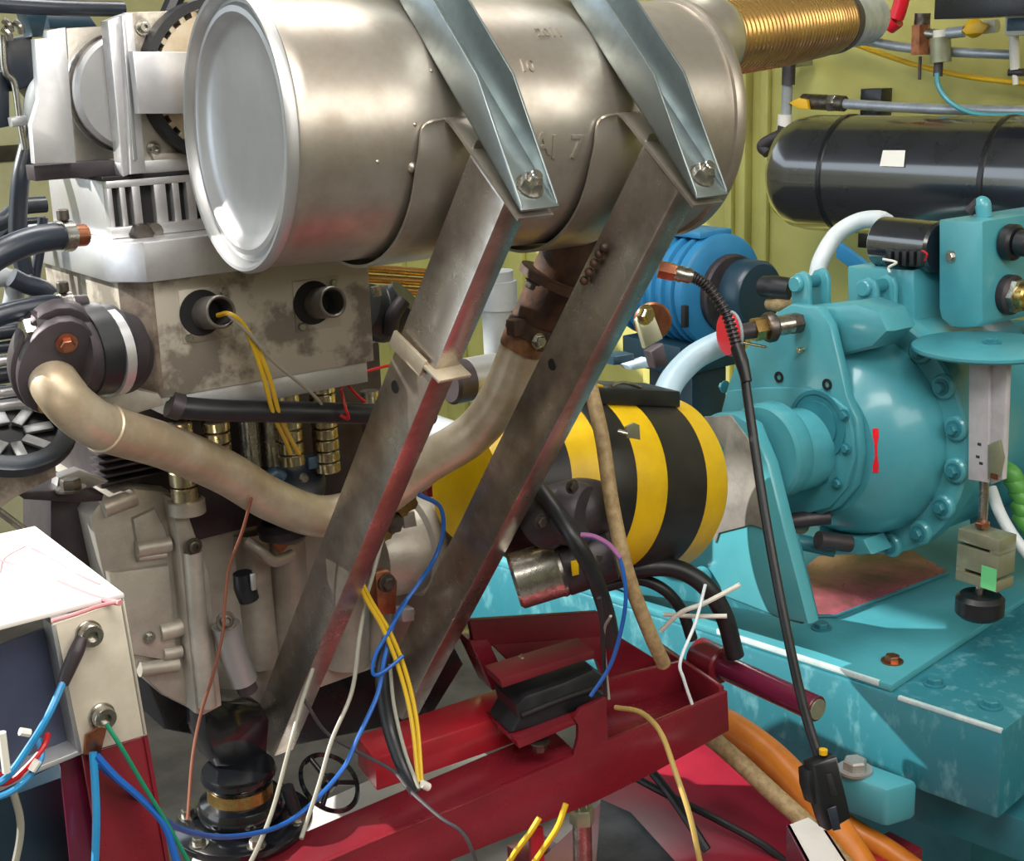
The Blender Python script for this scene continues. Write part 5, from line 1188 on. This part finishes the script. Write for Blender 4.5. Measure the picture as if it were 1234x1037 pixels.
for k, (dx, lb) in enumerate(((0, 'yellow thermocouple wire coming out of the left exhaust stub, left one'), (7, 'yellow thermocouple wire coming out of the left exhaust stub, right one'))):
    wy('stub_wire', lb, [(262, 380, 1.24), (276, 378, 1.228), (292, 390, 1.228), (306+dx*.6, 420, 1.235), (318+dx, 456, 1.24), (330+dx, 500, 1.26), (344+dx, 530, 1.30), (350+dx*1.5, 546, 1.32)], .0025, 'yelloww', 'wire', 'yellow wires from the exhaust stub')
wy('grey_probe_wire', 'grey green probe wire slanting from the left exhaust stub', [(276, 380, 1.226), (300, 402, 1.226), (330, 436, 1.235), (376, 474, 1.25), (392, 494, 1.27)], .0018, 'greyw')
for k, (p, lb) in enumerate((([(410, 470, 1.30), (422, 456, 1.30), (446, 446, 1.30), (470, 440, 1.31)], 'thin red wire under the right edge of the block, upper'), ([(412, 472, 1.29), (416, 490, 1.245), (420, 504, 1.245), (410, 500, 1.25)], 'thin red wire wound around the black rail hose'), ([(418, 462, 1.30), (430, 476, 1.29), (440, 484, 1.29)], 'short thin red wire beside the nearer strut'))):
    wy('red_wire', lb, p, .0017, 'redw', 'wire', 'thin red wires under the block')
# panel box wires
wy('box_blue_wire', 'light blue wire from the upper screw of the panel box', [(77, 820, .916), (58, 862, .905), (36, 898, .905), (8, 936, .905), (-20, 950, .905)], .0026, 'lightblue')
wy('lug_blue_wire', 'blue wire hanging straight down from the copper lug', [(112, 906, .916), (115, 950, .91), (116, 990, .905), (114, 1060, .90)], .0030, 'lightblue')
wy('lug_second_wire', 'blue wire slanting right from the copper lug across the post', [(116, 910, .914), (140, 936, .91), (172, 964, .905), (198, 994, .90), (214, 1040, .895)], .0028, 'bluew')
wy('green_earth_wire', 'green wire slanting down from the lower screw of the panel box', [(128, 872, .906), (146, 900, .9), (172, 944, .9), (200, 990, .9), (234, 1050, .9)], .0017, 'greenw')
for k, (p, lb) in enumerate((([(-10, 946, .912), (14, 940, .908), (36, 920, .906), (52, 900, .908), (58, 884, .915)], 'red wire curling below the dark panel, longer one'), ([(-8, 930, .912), (16, 938, .91), (30, 926, .908), (44, 914, .91)], 'red wire curling below the dark panel, shorter one'))):
    wy('box_red_wire', lb, p, .0022, 'redw', 'wire', 'red wires at the panel box')
wy('box_low_blue_wire', 'light blue wire looping under the lower rim of the panel box', [(-20, 966, .906), (12, 954, .904), (34, 936, .904), (50, 912, .906), (46, 890, .915)], .0024, 'lightblue')
wy('white_box_lead', 'pale lead hanging at the left edge below the panel box', [(16, 954, .93), (24, 984, .93), (24, 1010, .93), (16, 1050, .93)], .0028, 'greyw')
for (x0, y0, x1, y1, lb) in ((2, 882, 8, 930, 'white connector at the left edge of the dark panel'), (24, 881, 36, 883, 'small white crimp at the top of the wire bundle'), (38, 928, 46, 916, 'small white crimp on the looping blue wire')):
    wy('white_crimp', lb, [(x0, y0, .902), (x1, y1, .902)], .003, 'ivory', 'connector', 'white crimps on the box wires')
one('lower_box', B().prism([py_(x, y, .99) for (x, y) in ((-60, 985), (92, 930), (120, 1090), (-60, 1090))], EY*.05, .001), 'motordark', 'dark enclosure below the panel box at the lower left corner', 'box')
# wires on the right of the frame
wire('violet_blue_wire', 'violet and blue wire curving over the starter end to the rubber mount', [(704, 646, 1.50), (726, 652, 1.50), (746, 672, 1.49), (754, 712, 1.50), (750, 752, 1.52), (736, 800, 1.55), (712, 838, 1.57)], .0024, 'bluew')
wire('violet_wire', 'violet wire end on the starter motor', [(700, 644, 1.497), (716, 646, 1.494), (734, 656, 1.49), (748, 672, 1.486)], .0028, 'purplew')
wire('black_thin_wire', 'thin black wire hanging right of the thick black cable', [(722, 720, 1.50), (726, 760, 1.53), (728, 800, 1.56), (730, 838, 1.58)], .0028, 'rubber')
wire('grey_thin_wire', 'thin grey wire ending on the upstand of the frame', [(736, 742, 1.50), (728, 760, 1.53), (730, 800, 1.56), (734, 842, 1.58)], .0016, 'greyw')
wire('ochre_wire', 'ochre wire arching over the frame corner down to the bottom edge', [(742, 852, 1.66), (772, 858, 1.62), (796, 882, 1.56), (814, 930, 1.52), (832, 985, 1.50), (846, 1050, 1.5)], .0032, 'goldw')
wire('white_string', 'white string with a knot hanging onto the frame corner', [(850, 704, 1.74), (838, 750, 1.72), (820, 796, 1.70), (824, 818, 1.70), (834, 848, 1.71)], .0022, 'white')
for (p, lb) in (([(796, 760, 1.80), (820, 738, 1.78), (850, 726, 1.77), (892, 704, 1.76)], 'white cable tie strap under the guard, longer one'), ([(800, 740, 1.82), (836, 742, 1.80), (876, 742, 1.79)], 'white cable tie strap under the guard, shorter one')):
    wire('tie_strap', lb, p, .0032, 'ivory', 'strap', 'white straps under the guard')
for (p, lb) in (([(682, 968, 1.53), (672, 996, 1.53), (655, 1022, 1.54), (636, 1050, 1.55)], 'yellow wire at the bottom edge left of the jack bolt, right one'), ([(650, 985, 1.54), (638, 1004, 1.54), (620, 1028, 1.55), (604, 1055, 1.56)], 'yellow wire at the bottom edge left of the jack bolt, left one')):
    wire('low_yellow_wire', lb, p, .0034, 'yelloww', 'wire', 'yellow wires at the bottom edge')
wire('black_ground_cable', 'black cable lying across the red skid plate with a pale plug', [(782, 925, 2.0), (806, 955, 1.98), (830, 990, 1.95), (852, 1024, 1.93)], .0065, 'rubber')
wire('black_cross_cable', 'black cable crossing the red skid plate towards the bracket', [(745, 925, 2.05), (800, 955, 2.0), (860, 985, 1.98), (920, 1018, 1.94), (960, 1050, 1.92)], .0055, 'rubber')
